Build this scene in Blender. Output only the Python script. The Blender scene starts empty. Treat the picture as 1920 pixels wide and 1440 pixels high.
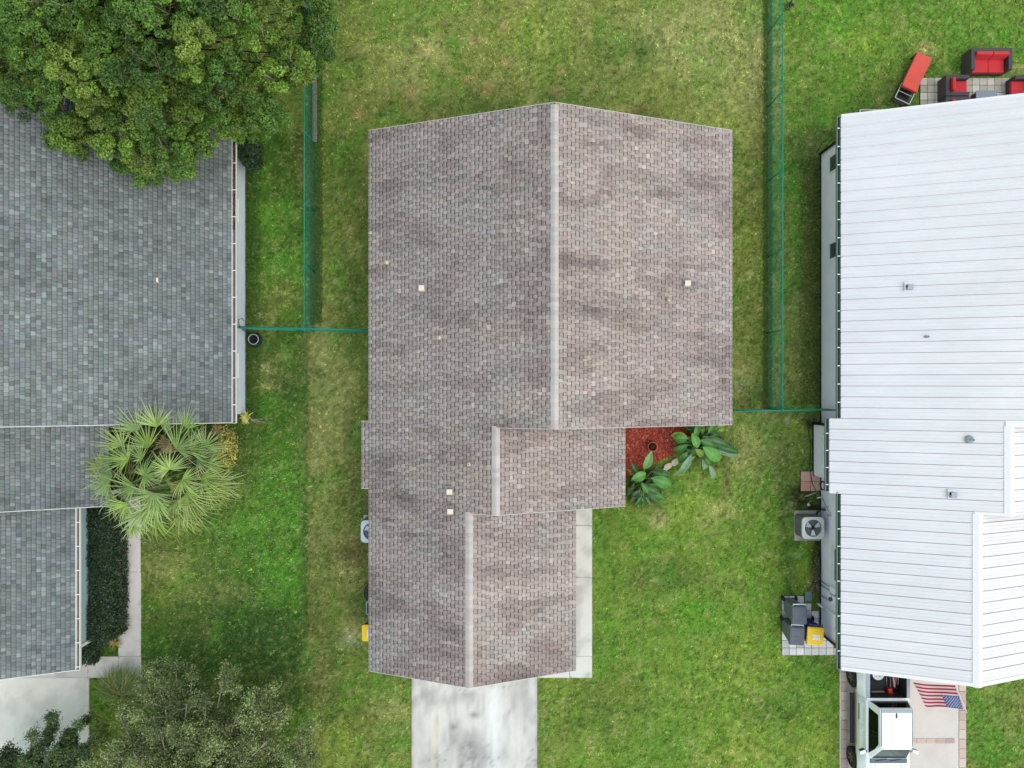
import bpy, bmesh, math, random
import numpy as np
from mathutils import Vector, Matrix, Euler

S = bpy.context.scene
COL = S.collection
R = math.radians
rnd = random.Random(7)
NR = np.random.default_rng(11)

# ---------------------------------------------------------------- camera, sky, sun, exposure
H, F = 28.0, 1320.0          # drone height in metres, focal length in pixels of a 1920 wide picture
cam_d = bpy.data.cameras.new('camera'); cam = bpy.data.objects.new('camera', cam_d); COL.objects.link(cam)
cam_d.sensor_width = 36.0; cam_d.lens = 36.0 * F / 1920.0; cam_d.clip_start = 0.1; cam_d.clip_end = 3000
cam.location = (0, 0, H); cam.rotation_euler = (0, 0, 0)
S.camera = cam

SUN_EL, SUN_AZ = 63.0, -25.0     # elevation; azimuth counter-clockwise from +X (east)
w = bpy.data.worlds.new('World'); S.world = w; w.use_nodes = True
nt = w.node_tree; nt.nodes.clear()
out = nt.nodes.new('ShaderNodeOutputWorld'); bg = nt.nodes.new('ShaderNodeBackground'); sky = nt.nodes.new('ShaderNodeTexSky')
sky.sky_type = 'NISHITA'; sky.sun_disc = False
sky.sun_elevation = R(SUN_EL); sky.sun_rotation = R(90.0 - SUN_AZ)
sky.air_density = 3.0; sky.dust_density = 0.3; sky.ozone_density = 0.0
bg.inputs['Strength'].default_value = 0.15
nt.links.new(sky.outputs[0], bg.inputs['Color']); nt.links.new(bg.outputs[0], out.inputs['Surface'])

sun_d = bpy.data.lights.new('sun', 'SUN'); sun = bpy.data.objects.new('sun', sun_d); COL.objects.link(sun)
sun_d.energy = 1.45; sun_d.angle = R(65); sun_d.color = (1.0, 0.86, 0.80)
sd = Vector((math.cos(R(SUN_EL)) * math.cos(R(SUN_AZ)), math.cos(R(SUN_EL)) * math.sin(R(SUN_AZ)), math.sin(R(SUN_EL))))
sun.rotation_euler = sd.to_track_quat('Z', 'Y').to_euler(); sun.location = (0, 0, 40)

S.view_settings.view_transform = 'Standard'; S.view_settings.look = 'None'
S.view_settings.gamma = 1.0; S.view_settings.use_curve_mapping = False
S.view_settings.exposure = 0.34
S.render.engine = 'CYCLES'
S.cycles.max_bounces = 6; S.cycles.diffuse_bounces = 3; S.cycles.transparent_max_bounces = 4

# ---------------------------------------------------------------- helpers
def lin(r, g, b):
    f = lambda c: (c / 255 / 12.92) if c / 255 <= 0.04045 else ((c / 255 + 0.055) / 1.055) ** 2.4
    return (f(r), f(g), f(b))

def P(X, Y, z=0.0):
    """the place in metres of something seen at photo pixel X, Y whose height is z"""
    return Vector(((X - 960) * (H - z) / F, (720 - Y) * (H - z) / F, z))

def tag(o, label=None, cat=None, group=None, kind=None):
    if label: o['label'] = label
    if cat: o['category'] = cat
    if group: o['group'] = group
    if kind: o['kind'] = kind
    return o

def thing(name, label, cat, loc=(0, 0, 0), rz=0.0, group=None):
    o = bpy.data.objects.new(name, None); COL.objects.link(o)
    o.empty_display_size = 0.2
    o.location = loc; o.rotation_euler = (0, 0, rz)
    return tag(o, label, cat, group)

def link(name, me, parent=None):
    o = bpy.data.objects.new(name, me); COL.objects.link(o)
    if parent is not None: o.parent = parent
    return o

def copy_tree(o, parent=None):
    c = o.copy(); COL.objects.link(c)
    if parent is not None: c.parent = parent
    for ch in list(o.children): copy_tree(ch, c)
    return c

def wloc(o):
    v = Vector((0, 0, 0))
    while o is not None:
        v += o.location; o = o.parent
    return v

class MB:
    def __init__(s): s.v = []; s.f = []; s.m = []; s.sm = []
    def poly(s, vs, faces, mat=0, smooth=False):
        b = len(s.v); s.v += [tuple(v) for v in vs]
        for f in faces: s.f.append([i + b for i in f]); s.m.append(mat); s.sm.append(smooth)
        return s
    def box(s, c, d, rz=0.0, mat=0, rot=None, taper=1.0):
        hx, hy, hz = d[0] / 2, d[1] / 2, d[2] / 2
        vs = []
        for k, (x, y, z) in enumerate([(-1,-1,-1),(1,-1,-1),(1,1,-1),(-1,1,-1),(-1,-1,1),(1,-1,1),(1,1,1),(-1,1,1)]):
            t = taper if z < 0 else 1.0
            vs.append(Vector((x * hx * t, y * hy * t, z * hz)))
        M = rot if rot is not None else Matrix.Rotation(rz, 3, 'Z')
        vs = [M @ v + Vector(c) for v in vs]
        return s.poly(vs, [(0,3,2,1),(4,5,6,7),(0,1,5,4),(1,2,6,5),(2,3,7,6),(3,0,4,7)], mat)
    def box2(s, lo, hi, mat=0):
        return s.box([(a + b) / 2 for a, b in zip(lo, hi)], [b - a for a, b in zip(lo, hi)], mat=mat)
    def prism(s, pts, lo, hi, axis='z', mat=0):
        n = len(pts)
        def mk(p, t):
            return (p[0], p[1], t) if axis == 'z' else ((p[0], t, p[1]) if axis == 'y' else (t, p[0], p[1]))
        vs = [mk(p, lo) for p in pts] + [mk(p, hi) for p in pts]
        fs = [list(range(n))[::-1], list(range(n, 2 * n))] + [(i, (i + 1) % n, (i + 1) % n + n, i + n) for i in range(n)]
        return s.poly(vs, fs, mat)
    def tube(s, pts, rad, n=6, mat=0, closed=False, smooth=True):
        pts = [Vector(p) for p in pts]; N = len(pts)
        if not hasattr(rad, '__len__'): rad = [rad] * N
        vs = []; up = None
        for i, p in enumerate(pts):
            a = pts[(i - 1) % N] if closed else pts[max(i - 1, 0)]
            b = pts[(i + 1) % N] if closed else pts[min(i + 1, N - 1)]
            t = (b - a); t = t.normalized() if t.length > 1e-9 else Vector((0, 0, 1))
            if up is None:
                up = t.orthogonal().normalized()
            up = (up - t * up.dot(t)); up = up.normalized() if up.length > 1e-6 else t.orthogonal().normalized()
            sd_ = t.cross(up)
            for k in range(n):
                q = 2 * math.pi * k / n
                vs.append(p + (up * math.cos(q) + sd_ * math.sin(q)) * rad[i])
        fs = []
        for i in range(N if closed else N - 1):
            j = (i + 1) % N
            for k in range(n):
                fs.append((i * n + k, i * n + (k + 1) % n, j * n + (k + 1) % n, j * n + k))
        if not closed:
            fs.append(tuple(range(n))[::-1]); fs.append(tuple(range((N - 1) * n, N * n)))
        return s.poly(vs, fs, mat, smooth)
    def lathe(s, prof, c, n=20, mat=0, smooth=True, rot=None, caps=True):
        vs = []; c = Vector(c)
        for (r, z) in prof:
            for k in range(n):
                q = 2 * math.pi * k / n
                v = Vector((r * math.cos(q), r * math.sin(q), z))
                vs.append((rot @ v if rot is not None else v) + c)
        fs = []
        for i in range(len(prof) - 1):
            for k in range(n):
                fs.append((i * n + k, i * n + (k + 1) % n, (i + 1) * n + (k + 1) % n, (i + 1) * n + k))
        if caps and prof[0][0] > 1e-6: fs.append(tuple(range(n))[::-1])
        if caps and prof[-1][0] > 1e-6: fs.append(tuple(range((len(prof) - 1) * n, len(prof) * n)))
        return s.poly(vs, fs, mat, smooth)
    def build(s, name, mats, parent=None, bevel=0.0, local=False, seg=2, recalc=True):
        if not isinstance(mats, (list, tuple)): mats = [mats]
        me = bpy.data.meshes.new(name)
        off = Vector((0, 0, 0)) if (local or parent is None) else wloc(parent)
        me.from_pydata([tuple(Vector(v) - off) for v in s.v], [], s.f)
        for m in mats: me.materials.append(m)
        me.polygons.foreach_set('material_index', s.m)
        me.polygons.foreach_set('use_smooth', s.sm)
        if recalc or bevel:
            bm = bmesh.new(); bm.from_mesh(me)
            if bevel:
                bmesh.ops.remove_doubles(bm, verts=bm.verts, dist=1e-5)
                es = [e for e in bm.edges if len(e.link_faces) == 2 and e.calc_face_angle(0) > 0.5]
                bmesh.ops.bevel(bm, geom=es, offset=bevel, segments=seg, affect='EDGES', profile=0.6, clamp_overlap=True)
            bmesh.ops.recalc_face_normals(bm, faces=bm.faces)
            bm.to_mesh(me); bm.free()
        me.update()
        return link(name, me, parent)

def np_mesh(name, V, faces, mat, parent=None, col=None, smooth=False):
    """V (n,3) world, faces (m,k) ints, col (n,3) linear"""
    me = bpy.data.meshes.new(name)
    V = np.asarray(V, np.float32); faces = np.asarray(faces, np.int32)
    if parent is not None: V = V - np.array(wloc(parent), np.float32)
    m, k = faces.shape
    me.vertices.add(len(V)); me.vertices.foreach_set('co', V.ravel())
    me.loops.add(m * k); me.loops.foreach_set('vertex_index', faces.ravel())
    me.polygons.add(m)
    me.polygons.foreach_set('loop_start', np.arange(0, m * k, k, dtype=np.int32))
    if smooth: me.polygons.foreach_set('use_smooth', np.ones(m, dtype=bool))
    if col is not None:
        a = me.color_attributes.new('col', 'FLOAT_COLOR', 'POINT')
        c4 = np.ones((len(V), 4), np.float32); c4[:, :3] = col
        a.data.foreach_set('color', c4.ravel())
    me.materials.append(mat)
    me.update(calc_edges=True); me.validate()
    return link(name, me, parent)

# value noise
_lat = {}
def vnoise(x, y, seed=0):
    if seed not in _lat: _lat[seed] = np.random.default_rng(seed + 100).random((256, 256))
    L = _lat[seed]
    xi = np.floor(x).astype(int); yi = np.floor(y).astype(int); fx = x - xi; fy = y - yi
    fx = fx * fx * (3 - 2 * fx); fy = fy * fy * (3 - 2 * fy)
    a = L[xi & 255, yi & 255]; b = L[(xi + 1) & 255, yi & 255]; c = L[xi & 255, (yi + 1) & 255]; d = L[(xi + 1) & 255, (yi + 1) & 255]
    return (a * (1 - fx) + b * fx) * (1 - fy) + (c * (1 - fx) + d * fx) * fy
def fbm(x, y, seed=0, o=4):
    t = 0; a = 0.5; s = 0
    for i in range(o):
        t = t + a * vnoise(x * 2 ** i, y * 2 ** i, seed + i); s += a; a *= 0.5
    return t / s
def sst(x, a, b):
    t = np.clip((x - a) / (b - a), 0, 1); return t * t * (3 - 2 * t)

# ---------------------------------------------------------------- materials
def mat(name, color=None, rough=0.7, attr=False, noise=None, bump=None, metal=0.0, spec=0.5, coat=0.0, trans=0.0, tint=None):
    m = bpy.data.materials.new(name); m.use_nodes = True
    n = m.node_tree.nodes; l = m.node_tree.links
    b = n['Principled BSDF']; b.inputs['Roughness'].default_value = rough; b.inputs['Metallic'].default_value = metal
    b.inputs['Specular IOR Level'].default_value = spec; b.inputs['Coat Weight'].default_value = coat
    src = None
    if attr:
        a = n.new('ShaderNodeAttribute'); a.attribute_name = 'col'; src = a.outputs['Color']
    co = n.new('ShaderNodeTexCoord')
    geo = n.new('ShaderNodeNewGeometry')
    if noise:
        # list of (scale, amount, stretch)
        for (sc, am, st) in noise:
            mp = n.new('ShaderNodeMapping'); mp.inputs['Scale'].default_value = st
            l.new(geo.outputs['Position'], mp.inputs['Vector'])
            t = n.new('ShaderNodeTexNoise'); t.inputs['Scale'].default_value = sc; t.inputs['Detail'].default_value = 5; t.inputs['Roughness'].default_value = 0.6
            l.new(mp.outputs[0], t.inputs['Vector'])
            mr = n.new('ShaderNodeMapRange'); mr.inputs['From Min'].default_value = 0.3; mr.inputs['From Max'].default_value = 0.7
            mr.inputs['To Min'].default_value = 1 - am; mr.inputs['To Max'].default_value = 1 + am
            l.new(t.outputs['Fac'], mr.inputs['Value'])
            mx = n.new('ShaderNodeMix'); mx.data_type = 'RGBA'; mx.blend_type = 'MULTIPLY'; mx.inputs[0].default_value = 1.0
            if src is None: mx.inputs[6].default_value = (*color, 1)
            else: l.new(src, mx.inputs[6])
            l.new(mr.outputs[0], mx.inputs[7]); src = mx.outputs[2]
    if src is not None: l.new(src, b.inputs['Base Color'])
    else: b.inputs['Base Color'].default_value = (*color, 1)
    if bump:
        t = n.new('ShaderNodeTexNoise'); t.inputs['Scale'].default_value = bump[0]; t.inputs['Detail'].default_value = 4
        l.new(geo.outputs['Position'], t.inputs['Vector'])
        bp = n.new('ShaderNodeBump'); bp.inputs['Strength'].default_value = bump[1]; bp.inputs['Distance'].default_value = bump[2]
        l.new(t.outputs['Fac'], bp.inputs['Height']); l.new(bp.outputs[0], b.inputs['Normal'])
    if trans > 0:
        o_ = n['Material Output']; tr = n.new('ShaderNodeBsdfTranslucent'); ms = n.new('ShaderNodeMixShader'); ms.inputs[0].default_value = trans
        if src is not None: l.new(src, tr.inputs['Color'])
        else: tr.inputs['Color'].default_value = (*color, 1)
        l.new(b.outputs[0], ms.inputs[1]); l.new(tr.outputs[0], ms.inputs[2]); l.new(ms.outputs[0], o_.inputs['Surface'])
    return m

ONE = (1, 1, 1)
M = {}
M['lawn'] = mat('lawn_soil_and_turf', attr=True, rough=0.95, noise=[(45, 0.35, ONE), (8, 0.15, ONE)], bump=(60, 0.8, 0.03), spec=0.1)
M['grass'] = mat('grass_blades', attr=True, rough=0.6, spec=0.25, trans=0.25)
M['leaf'] = mat('tree_leaves', attr=True, rough=0.45, spec=0.35, trans=0.12)
M['frond'] = mat('palm_fronds', attr=True, rough=0.45, spec=0.4, trans=0.2)
M['bigleaf'] = mat('broad_leaves', attr=True, rough=0.35, spec=0.45, trans=0.15, noise=[(9, 0.15, ONE)])
M['bark'] = mat('bark', lin(105, 92, 78), 0.9, noise=[(12, 0.3, (1, 1, 0.3))], bump=(30, 0.6, 0.02))
M['twig'] = mat('pale_twigs', lin(150, 140, 125), 0.9, noise=[(10, 0.2, ONE)])
M['shingle'] = mat('asphalt_shingles', attr=True, rough=0.95, spec=0.15, noise=[(90, 0.14, ONE), (1.3, 0.05, ONE)], bump=(220, 0.35, 0.004))
M['deck'] = mat('roof_underlay', lin(60, 55, 54), 0.95)
M['white_trim'] = mat('white_painted_trim', lin(235, 235, 232), 0.45, noise=[(3, 0.05, ONE)])
M['blue_wall'] = mat('pale_blue_stucco', lin(226, 230, 242), 0.9, noise=[(2.0, 0.05, ONE), (40, 0.06, ONE)], bump=(120, 0.3, 0.004))
M['teal_wall'] = mat('grey_blue_stucco', lin(166, 192, 198), 0.9, noise=[(2.0, 0.05, ONE), (40, 0.06, ONE)], bump=(120, 0.3, 0.004))
M['grey_wall'] = mat('light_grey_stucco', lin(240, 236, 252), 0.9, noise=[(1.5, 0.05, ONE), (40, 0.06, ONE)], bump=(120, 0.3, 0.004))
M['cream_wall'] = mat('beige_stucco', lin(190, 178, 160), 0.9, noise=[(2, 0.06, ONE)])
M['metal_roof'] = mat('white_galvalume_roofing', lin(221, 216, 216), 0.40, noise=[(0.5, 0.05, (0.5, 1, 1)), (1.5, 0.03, (0.3, 2, 1)), (9, 0.02, (0.2, 1, 1))], spec=0.5)
M['metal_flash'] = mat('white_metal_flashing', lin(231, 226, 226), 0.35)
M['gutter'] = mat('white_aluminium_gutter', lin(238, 236, 233), 0.4)
M['gutter_brown'] = mat('dusty_gutter_floor', lin(104, 94, 88), 0.7, noise=[(2, 0.2, ONE)])
M['gutter_dark'] = mat('dark_gutter_floor', lin(50, 62, 58), 0.4, noise=[(3, 0.4, ONE)])  # dark green grey gutter floor
M['litter'] = mat('dead_leaves', attr=True, rough=0.9)
M['glass'] = mat('window_glass', lin(70, 82, 88), 0.08, spec=0.7)
M['glass_dark'] = mat('tinted_car_glass', lin(12, 14, 16), 0.08, spec=0.2)
M['windshield'] = mat('green_tinted_windshield', lin(26, 56, 52), 0.08, spec=0.25)
M['concrete'] = mat('concrete_slabs', attr=True, rough=0.9, noise=[(30, 0.06, ONE), (160, 0.07, ONE)], spec=0.2)
M['paver'] = mat('pale_concrete_pavers', attr=True, rough=0.9, noise=[(25, 0.1, ONE), (120, 0.08, ONE)], spec=0.2)
M['joint'] = mat('paver_joint_dirt', lin(70, 68, 52), 0.95, noise=[(30, 0.3, ONE)])
M['pinkdrive'] = mat('pinkish_concrete', lin(212, 202, 192), 0.85, noise=[(1.2, 0.05, ONE), (40, 0.05, ONE)], spec=0.2)
M['brickpave'] = mat('pink_border_bricks', attr=True, rough=0.9, noise=[(30, 0.08, ONE)], spec=0.2)
M['green_coat'] = mat('green_vinyl_coating', lin(0, 132, 112), 0.45)
M['green_wire'] = mat('green_vinyl_wire', lin(24, 136, 112), 0.5)
M['galv'] = mat('galvanised_steel', lin(170, 176, 178), 0.4, metal=0.6)
M['vent_cream'] = mat('cream_vent_paint', lin(220, 206, 182), 0.5)
M['vent_grey'] = mat('grey_vent_metal', lin(150, 160, 168), 0.45)
M['rubber'] = mat('black_rubber', lin(24, 25, 27), 0.7)
M['black'] = mat('black_plastic', lin(20, 21, 24), 0.5)
M['black_hose'] = mat('black_hose', lin(22, 26, 25), 0.5)
M['dark_hole'] = mat('dark_interior', lin(12, 12, 13), 0.9)
M['ac_white'] = mat('beige_ac_casing', lin(214, 212, 206), 0.5, noise=[(4, 0.05, ONE)])
M['ac_pale'] = mat('pale_blue_grey_ac_casing', lin(205, 218, 226), 0.5)
M['ac_side'] = mat('grey_ac_louvre', lin(112, 112, 108), 0.6, noise=[(4, 0.1, ONE)])
M['fan_blade'] = mat('aluminium_fan_blade', lin(222, 226, 230), 0.4)
M['rake_taupe'] = mat('pale_taupe_drip_edge', lin(206, 198, 192), 0.6)
M['drip'] = mat('taupe_drip_edge', lin(140, 130, 126), 0.7)
M['pad'] = mat('weathered_concrete_pad', lin(182, 174, 160), 0.9, noise=[(5, 0.22, ONE), (40, 0.1, ONE)])
M['bin_grey'] = mat('dark_grey_bin_plastic', lin(88, 94, 103), 0.55, noise=[(6, 0.1, ONE)])
M['bin_green'] = mat('slate_green_bin_plastic', lin(104, 112, 118), 0.6)
M['bin_light'] = mat('light_grey_tub_plastic', lin(150, 162, 172), 0.55)
M['bin_yellow'] = mat('yellow_bin_plastic', lin(252, 204, 12), 0.5, noise=[(4, 0.05, ONE)])
M['bin_blue'] = mat('navy_blue_bin_plastic', lin(38, 38, 110), 0.55)
M['sticker'] = mat('white_sticker', lin(226, 228, 218), 0.5, noise=[(26, 0.25, ONE)])
M['wicker'] = mat('dark_brown_wicker', lin(72, 64, 66), 0.75, noise=[(60, 0.3, ONE)], bump=(90, 0.9, 0.01))
M['red_cloth'] = mat('red_cushion_fabric', lin(206, 52, 56), 0.9, noise=[(50, 0.1, ONE), (4, 0.06, ONE)])
M['coral_cloth'] = mat('sun_faded_coral_fabric', lin(214, 84, 70), 0.9, noise=[(50, 0.08, ONE), (4, 0.06, ONE)])
M['grey_glass'] = mat('grey_frosted_glass', lin(122, 132, 142), 0.3)
M['alu'] = mat('pale_aluminium', lin(190, 186, 176), 0.4)
M['terracotta'] = mat('terracotta', lin(176, 92, 66), 0.85, noise=[(15, 0.15, ONE)])
M['soil'] = mat('dark_soil', lin(48, 38, 32), 0.95)
M['mulch'] = mat('red_mulch_bed', lin(140, 54, 38), 0.95, noise=[(40, 0.4, ONE)], bump=(60, 0.8, 0.03))
M['chips'] = mat('red_mulch_chips', attr=True, rough=0.9)
M['stone'] = mat('pale_edging_stone', lin(196, 184, 160), 0.9, noise=[(14, 0.2, ONE)])
M['truck'] = mat('white_car_paint', lin(236, 240, 243), 0.3, coat=0.5)
M['bedliner'] = mat('black_bed_liner', lin(38, 38, 40), 0.6)
M['rim_dark'] = mat('dark_alloy', lin(120, 108, 100), 0.4, metal=0.3)
M['rim_white'] = mat('white_steel_wheel', lin(225, 228, 230), 0.4)
M['red_paint'] = mat('red_painted_metal', lin(214, 40, 34), 0.4)
M['wood'] = mat('weathered_wood', lin(176, 158, 128), 0.85, noise=[(8, 0.15, (1, 8, 1))])
M['greywood'] = mat('grey_weathered_plank', lin(128, 126, 116), 0.9, noise=[(6, 0.2, (6, 0.6, 1))])
M['flag_red'] = mat('flag_red', lin(178, 40, 62), 0.85, trans=0.15)
M['flag_white'] = mat('flag_white', lin(228, 206, 208), 0.85, trans=0.15)
M['flag_blue'] = mat('flag_blue', lin(38, 66, 146), 0.85, trans=0.15)
M['star'] = mat('flag_star_white', lin(240, 240, 242), 0.85)
M['feather'] = mat('black_feathers', lin(14, 14, 18), 0.5)
M['pvc'] = mat('white_pvc', lin(224, 224, 220), 0.5)
M['valve'] = mat('grey_green_plastic', lin(120, 138, 130), 0.6)
M['plastic_red'] = mat('orange_flower', lin(240, 140, 20), 0.6)
M['fine_grass'] = M['grass']
# ---------------------------------------------------------------- lawn (turf colour patch by patch, with some shade painted in)
A = lambda r, g, b: np.array(lin(r, g, b))
def mixc(c, t, k): return c * (1 - k[..., None]) + t * k[..., None]
def boxm(X, Y, x0, x1, y0, y1, s):
    return sst(X, x0 - s, x0 + s) * (1 - sst(X, x1 - s, x1 + s)) * sst(Y, y0 - s, y0 + s) * (1 - sst(Y, y1 - s, y1 + s))
TAN, BROWN, DARK, LUSH, YELLOW, OLIVE, GREEN = A(186,170,128), A(128,110,80), A(66,92,48), A(98,146,56), A(162,170,78), A(138,140,84), A(112,138,66)
PINK = A(188,152,122); SOIL = A(62,54,40)
BLOBS = [  # photo pixel centre, radii, colour, amount
 (770,178,11,14,PINK,.8),(910,170,8,9,PINK,.7),(1045,172,12,8,PINK,.8),(812,40,18,8,PINK,.6),(945,50,10,9,PINK,.8),(890,78,12,8,PINK,.7),
 (948,115,7,7,PINK,.6),(1055,130,8,9,PINK,.6),(672,212,11,9,PINK,.6),(975,10,12,9,PINK,.5),(880,148,12,8,PINK,.6),(660,430,9,12,PINK,.4),(725,168,8,6,PINK,.5),(1088,40,10,8,PINK,.35),
 (820,95,40,20,TAN,.6),(1240,60,60,40,TAN,.4),(1330,40,80,60,TAN,.35),(1370,150,60,90,TAN,.25),(1420,90,16,90,TAN,.5),(1420,300,14,160,BROWN,.35),
 (848,85,22,24,GREEN,.7),(1205,96,18,16,DARK,.7),(1040,75,30,50,GREEN,.5),(665,108,20,14,DARK,.45),(715,215,10,6,DARK,.7),
 (860,200,140,22,DARK,.45),(1090,175,80,20,DARK,.35),(930,165,40,16,BROWN,.4),  # the DARK bands are the gable's soft shade painted into the turf
 (1190,210,42,12,BROWN,.75),(1165,204,22,7,TAN,.55),(1205,222,34,9,SOIL,.55),
 (545,500,42,34,LUSH,.9),(505,400,48,40,LUSH,.6),(520,560,40,40,OLIVE,.6),(480,640,30,60,DARK,.5),(470,420,16,70,DARK,.45),(510,345,50,30,DARK,.4),(565,290,16,60,BROWN,.45),
 (505,690,30,18,TAN,.35),(500,725,18,8,TAN,.55),(540,708,12,8,TAN,.6),(535,670,14,8,TAN,.5),(480,612,30,14,OLIVE,.5),(545,720,34,60,DARK,.6),(520,860,70,50,LUSH,.3),
 (500,960,120,90,LUSH,.5),(540,1080,60,70,LUSH,.5),(330,1080,60,60,OLIVE,.6),(300,1050,40,40,TAN,.18),(430,1110,60,20,TAN,.25),(400,1190,60,22,TAN,.22),
 (480,1180,110,70,DARK,.65),(500,1290,90,90,DARK,.85),(330,1270,120,70,DARK,.6),(440,840,50,40,DARK,.45),(430,900,40,60,OLIVE,.45),  # lower DARK patches: tree shade put into the turf colour
 (598,640,24,90,TAN,.35),(600,900,26,160,TAN,.25),(640,870,40,60,OLIVE,.5),(655,830,16,60,DARK,.3),(660,1040,28,26,BROWN,.7),(650,1075,26,16,TAN,.5),(665,1180,20,26,TAN,.7),(655,1200,16,12,A(170,165,150),.6),(672,1130,16,60,DARK,.5),  # DARK strips by the eaves are painted shade
 (640,1020,44,30,BROWN,.35),(630,1390,50,60,YELLOW,.35),(625,1360,7,70,DARK,.5),(700,1350,50,60,BROWN,.22),(740,1330,30,30,TAN,.3),(690,1290,40,26,LUSH,.25),(600,1250,20,120,BROWN,.35),
 (1390,700,20,28,TAN,.5),(1395,725,24,14,A(140,132,120),.5),(1400,470,26,50,YELLOW,.25),(1395,600,20,50,OLIVE,.4),(1420,750,24,40,DARK,.45),
 (1495,430,20,90,LUSH,.35),(1530,460,12,260,DARK,.5),(1518,500,14,300,BROWN,.35),(1500,280,34,50,DARK,.35),(1560,250,30,14,DARK,.5),
 (1580,60,60,60,LUSH,.3),(1610,80,40,26,YELLOW,.4),(1560,80,40,14,TAN,.25),(1735,90,16,12,TAN,.75),(1540,60,14,60,LUSH,.45),(1880,60,50,40,LUSH,.3),(1660,190,60,26,DARK,.4),(1900,130,20,10,TAN,.5),(1660,160,40,30,BROWN,.3),
 (1440,830,60,50,TAN,.3),(1395,860,40,40,TAN,.35),(1455,860,22,60,DARK,.3),(1490,800,26,14,YELLOW,.5),(1475,793,4,6,A(170,170,160),.8),(1520,790,12,10,SOIL,.9),(1500,930,26,26,SOIL,.75),(1525,960,16,22,SOIL,.7),(1470,960,12,80,DARK,.35),
 (1235,970,16,14,A(170,150,130),.6),(1235,985,10,8,TAN,.6),(1300,960,60,30,YELLOW,.3),(1362,905,6,20,BROWN,.8),(1355,955,30,16,TAN,.6),(1250,1080,50,34,DARK,.5),(1240,1180,40,24,DARK,.25),(1200,1090,40,30,BROWN,.3),(1300,1090,60,20,BROWN,.25),(1320,980,14,10,TAN,.5),
 (1510,1055,26,36,YELLOW,.85),(1500,1040,22,20,LUSH,.6),(1532,1060,10,50,SOIL,.8),(1530,1100,14,24,BROWN,.9),(1480,1060,14,60,DARK,.45),
 (1500,1280,60,60,LUSH,.3),(1400,1230,80,70,YELLOW,.22),(1460,1330,60,30,DARK,.3),(1380,1400,70,40,YELLOW,.35),(1180,1300,80,60,BROWN,.22),(1040,1380,40,50,BROWN,.3),(1130,1330,60,60,DARK,.25),(1540,1400,30,60,YELLOW,.3),
 (1240,1400,90,50,GREEN,.4),(1300,1150,90,60,LUSH,.3),(1140,1180,30,90,LUSH,.3),(1860,1400,60,60,LUSH,.35),(1540,1250,36,20,DARK,.35),(1140,980,26,40,DARK,.35),
 (1215,905,36,26,SOIL,1.2),(1325,835,40,30,SOIL,1.0),(1205,930,26,20,SOIL,.9),(290,860,110,70,SOIL,1.6),(595,760,8,160,DARK,.3),(572,900,6,320,DARK,.5),(588,1000,10,300,BROWN,.35),(660,900,30,100,BROWN,.3),(1150,100,90,40,DARK,.22),(760,120,60,40,TAN,.25),(1000,60,60,50,YELLOW,.3),(1300,110,60,30,TAN,.35),(1350,250,50,30,YELLOW,.25),(640,300,30,60,DARK,.3),(625,500,24,60,LUSH,.35),(660,560,22,70,DARK,.35),(640,720,30,60,TAN,.3),(610,820,30,40,TAN,.35),(230,900,60,80,SOIL,1.3),(270,1260,30,20,BROWN,.4),(200,1320,30,30,YELLOW,.35),(190,1300,24,30,LUSH,.45),(185,1380,24,30,SOIL,.5),
]
def lawncol(X, Y):
    n1 = fbm(X / 95, Y / 95, 1); n2 = fbm(X / 30, Y / 30, 11); n3 = fbm(X / 9, Y / 9, 21)
    k = sst(n1 * .5 + n2 * .35 + n3 * .15, .38, .62)
    c = np.broadcast_to(OLIVE, X.shape + (3,)) * 1.0
    c = mixc(c, GREEN, k)
    # whole yards differ in sward
    back = boxm(X, Y, 600, 1450, -400, 240, 30); c = mixc(c, A(146,144,88), back * .42 * (0.5 + n2))
    mid = boxm(X, Y, 580, 700, 240, 1600, 3); c = mixc(c, A(116,116,66), mid * .42)
    left = boxm(X, Y, -600, 578, 250, 1260, 4); c = mixc(c, A(64,100,36), left * .78)
    rgt = boxm(X, Y, 1468, 2600, -400, 250, 6); c = mixc(c, A(112,144,56), rgt * .55)
    frt = boxm(X, Y, 1010, 1575, 800, 1900, 14); c = mixc(c, A(128,152,64), frt * .6)
    alley = boxm(X, Y, 1366, 1440, 250, 770, 10); c = mixc(c, A(126,122,70), alley * .6)
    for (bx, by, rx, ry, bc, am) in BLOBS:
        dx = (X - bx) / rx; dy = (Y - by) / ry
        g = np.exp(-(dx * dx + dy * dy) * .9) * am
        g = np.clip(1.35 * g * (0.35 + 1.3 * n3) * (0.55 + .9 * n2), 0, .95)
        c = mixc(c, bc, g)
    # patchy thatch and rank tufts everywhere
    n4 = fbm(X / 16 + 7, Y / 16, 31); n5 = fbm(X / 45, Y / 45 + 3, 41)
    c = mixc(c, TAN, sst(n4, .58, .8) * .4 * (1 - left * .6)); c = mixc(c, LUSH, sst(n5, .55, .75) * .4); c = mixc(c, DARK, sst(1 - n4, .6, .8) * .38)
    # coarse grain of the sward: tufts and thatch
    n6 = fbm(X / 4.2, Y / 4.2, 51, 3); n7 = fbm(X / 2.1 + 3, Y / 2.1, 57, 2)
    c = mixc(c, TAN, sst(n6, .62, .8) * .38); c = mixc(c, A(52,72,36), sst(1 - n6, .6, .78) * .5)
    return c * ((0.80 + 0.40 * n3) * (0.66 + 0.68 * n7))[..., None] * np.array([1.26, 1.42, 1.0])

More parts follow.
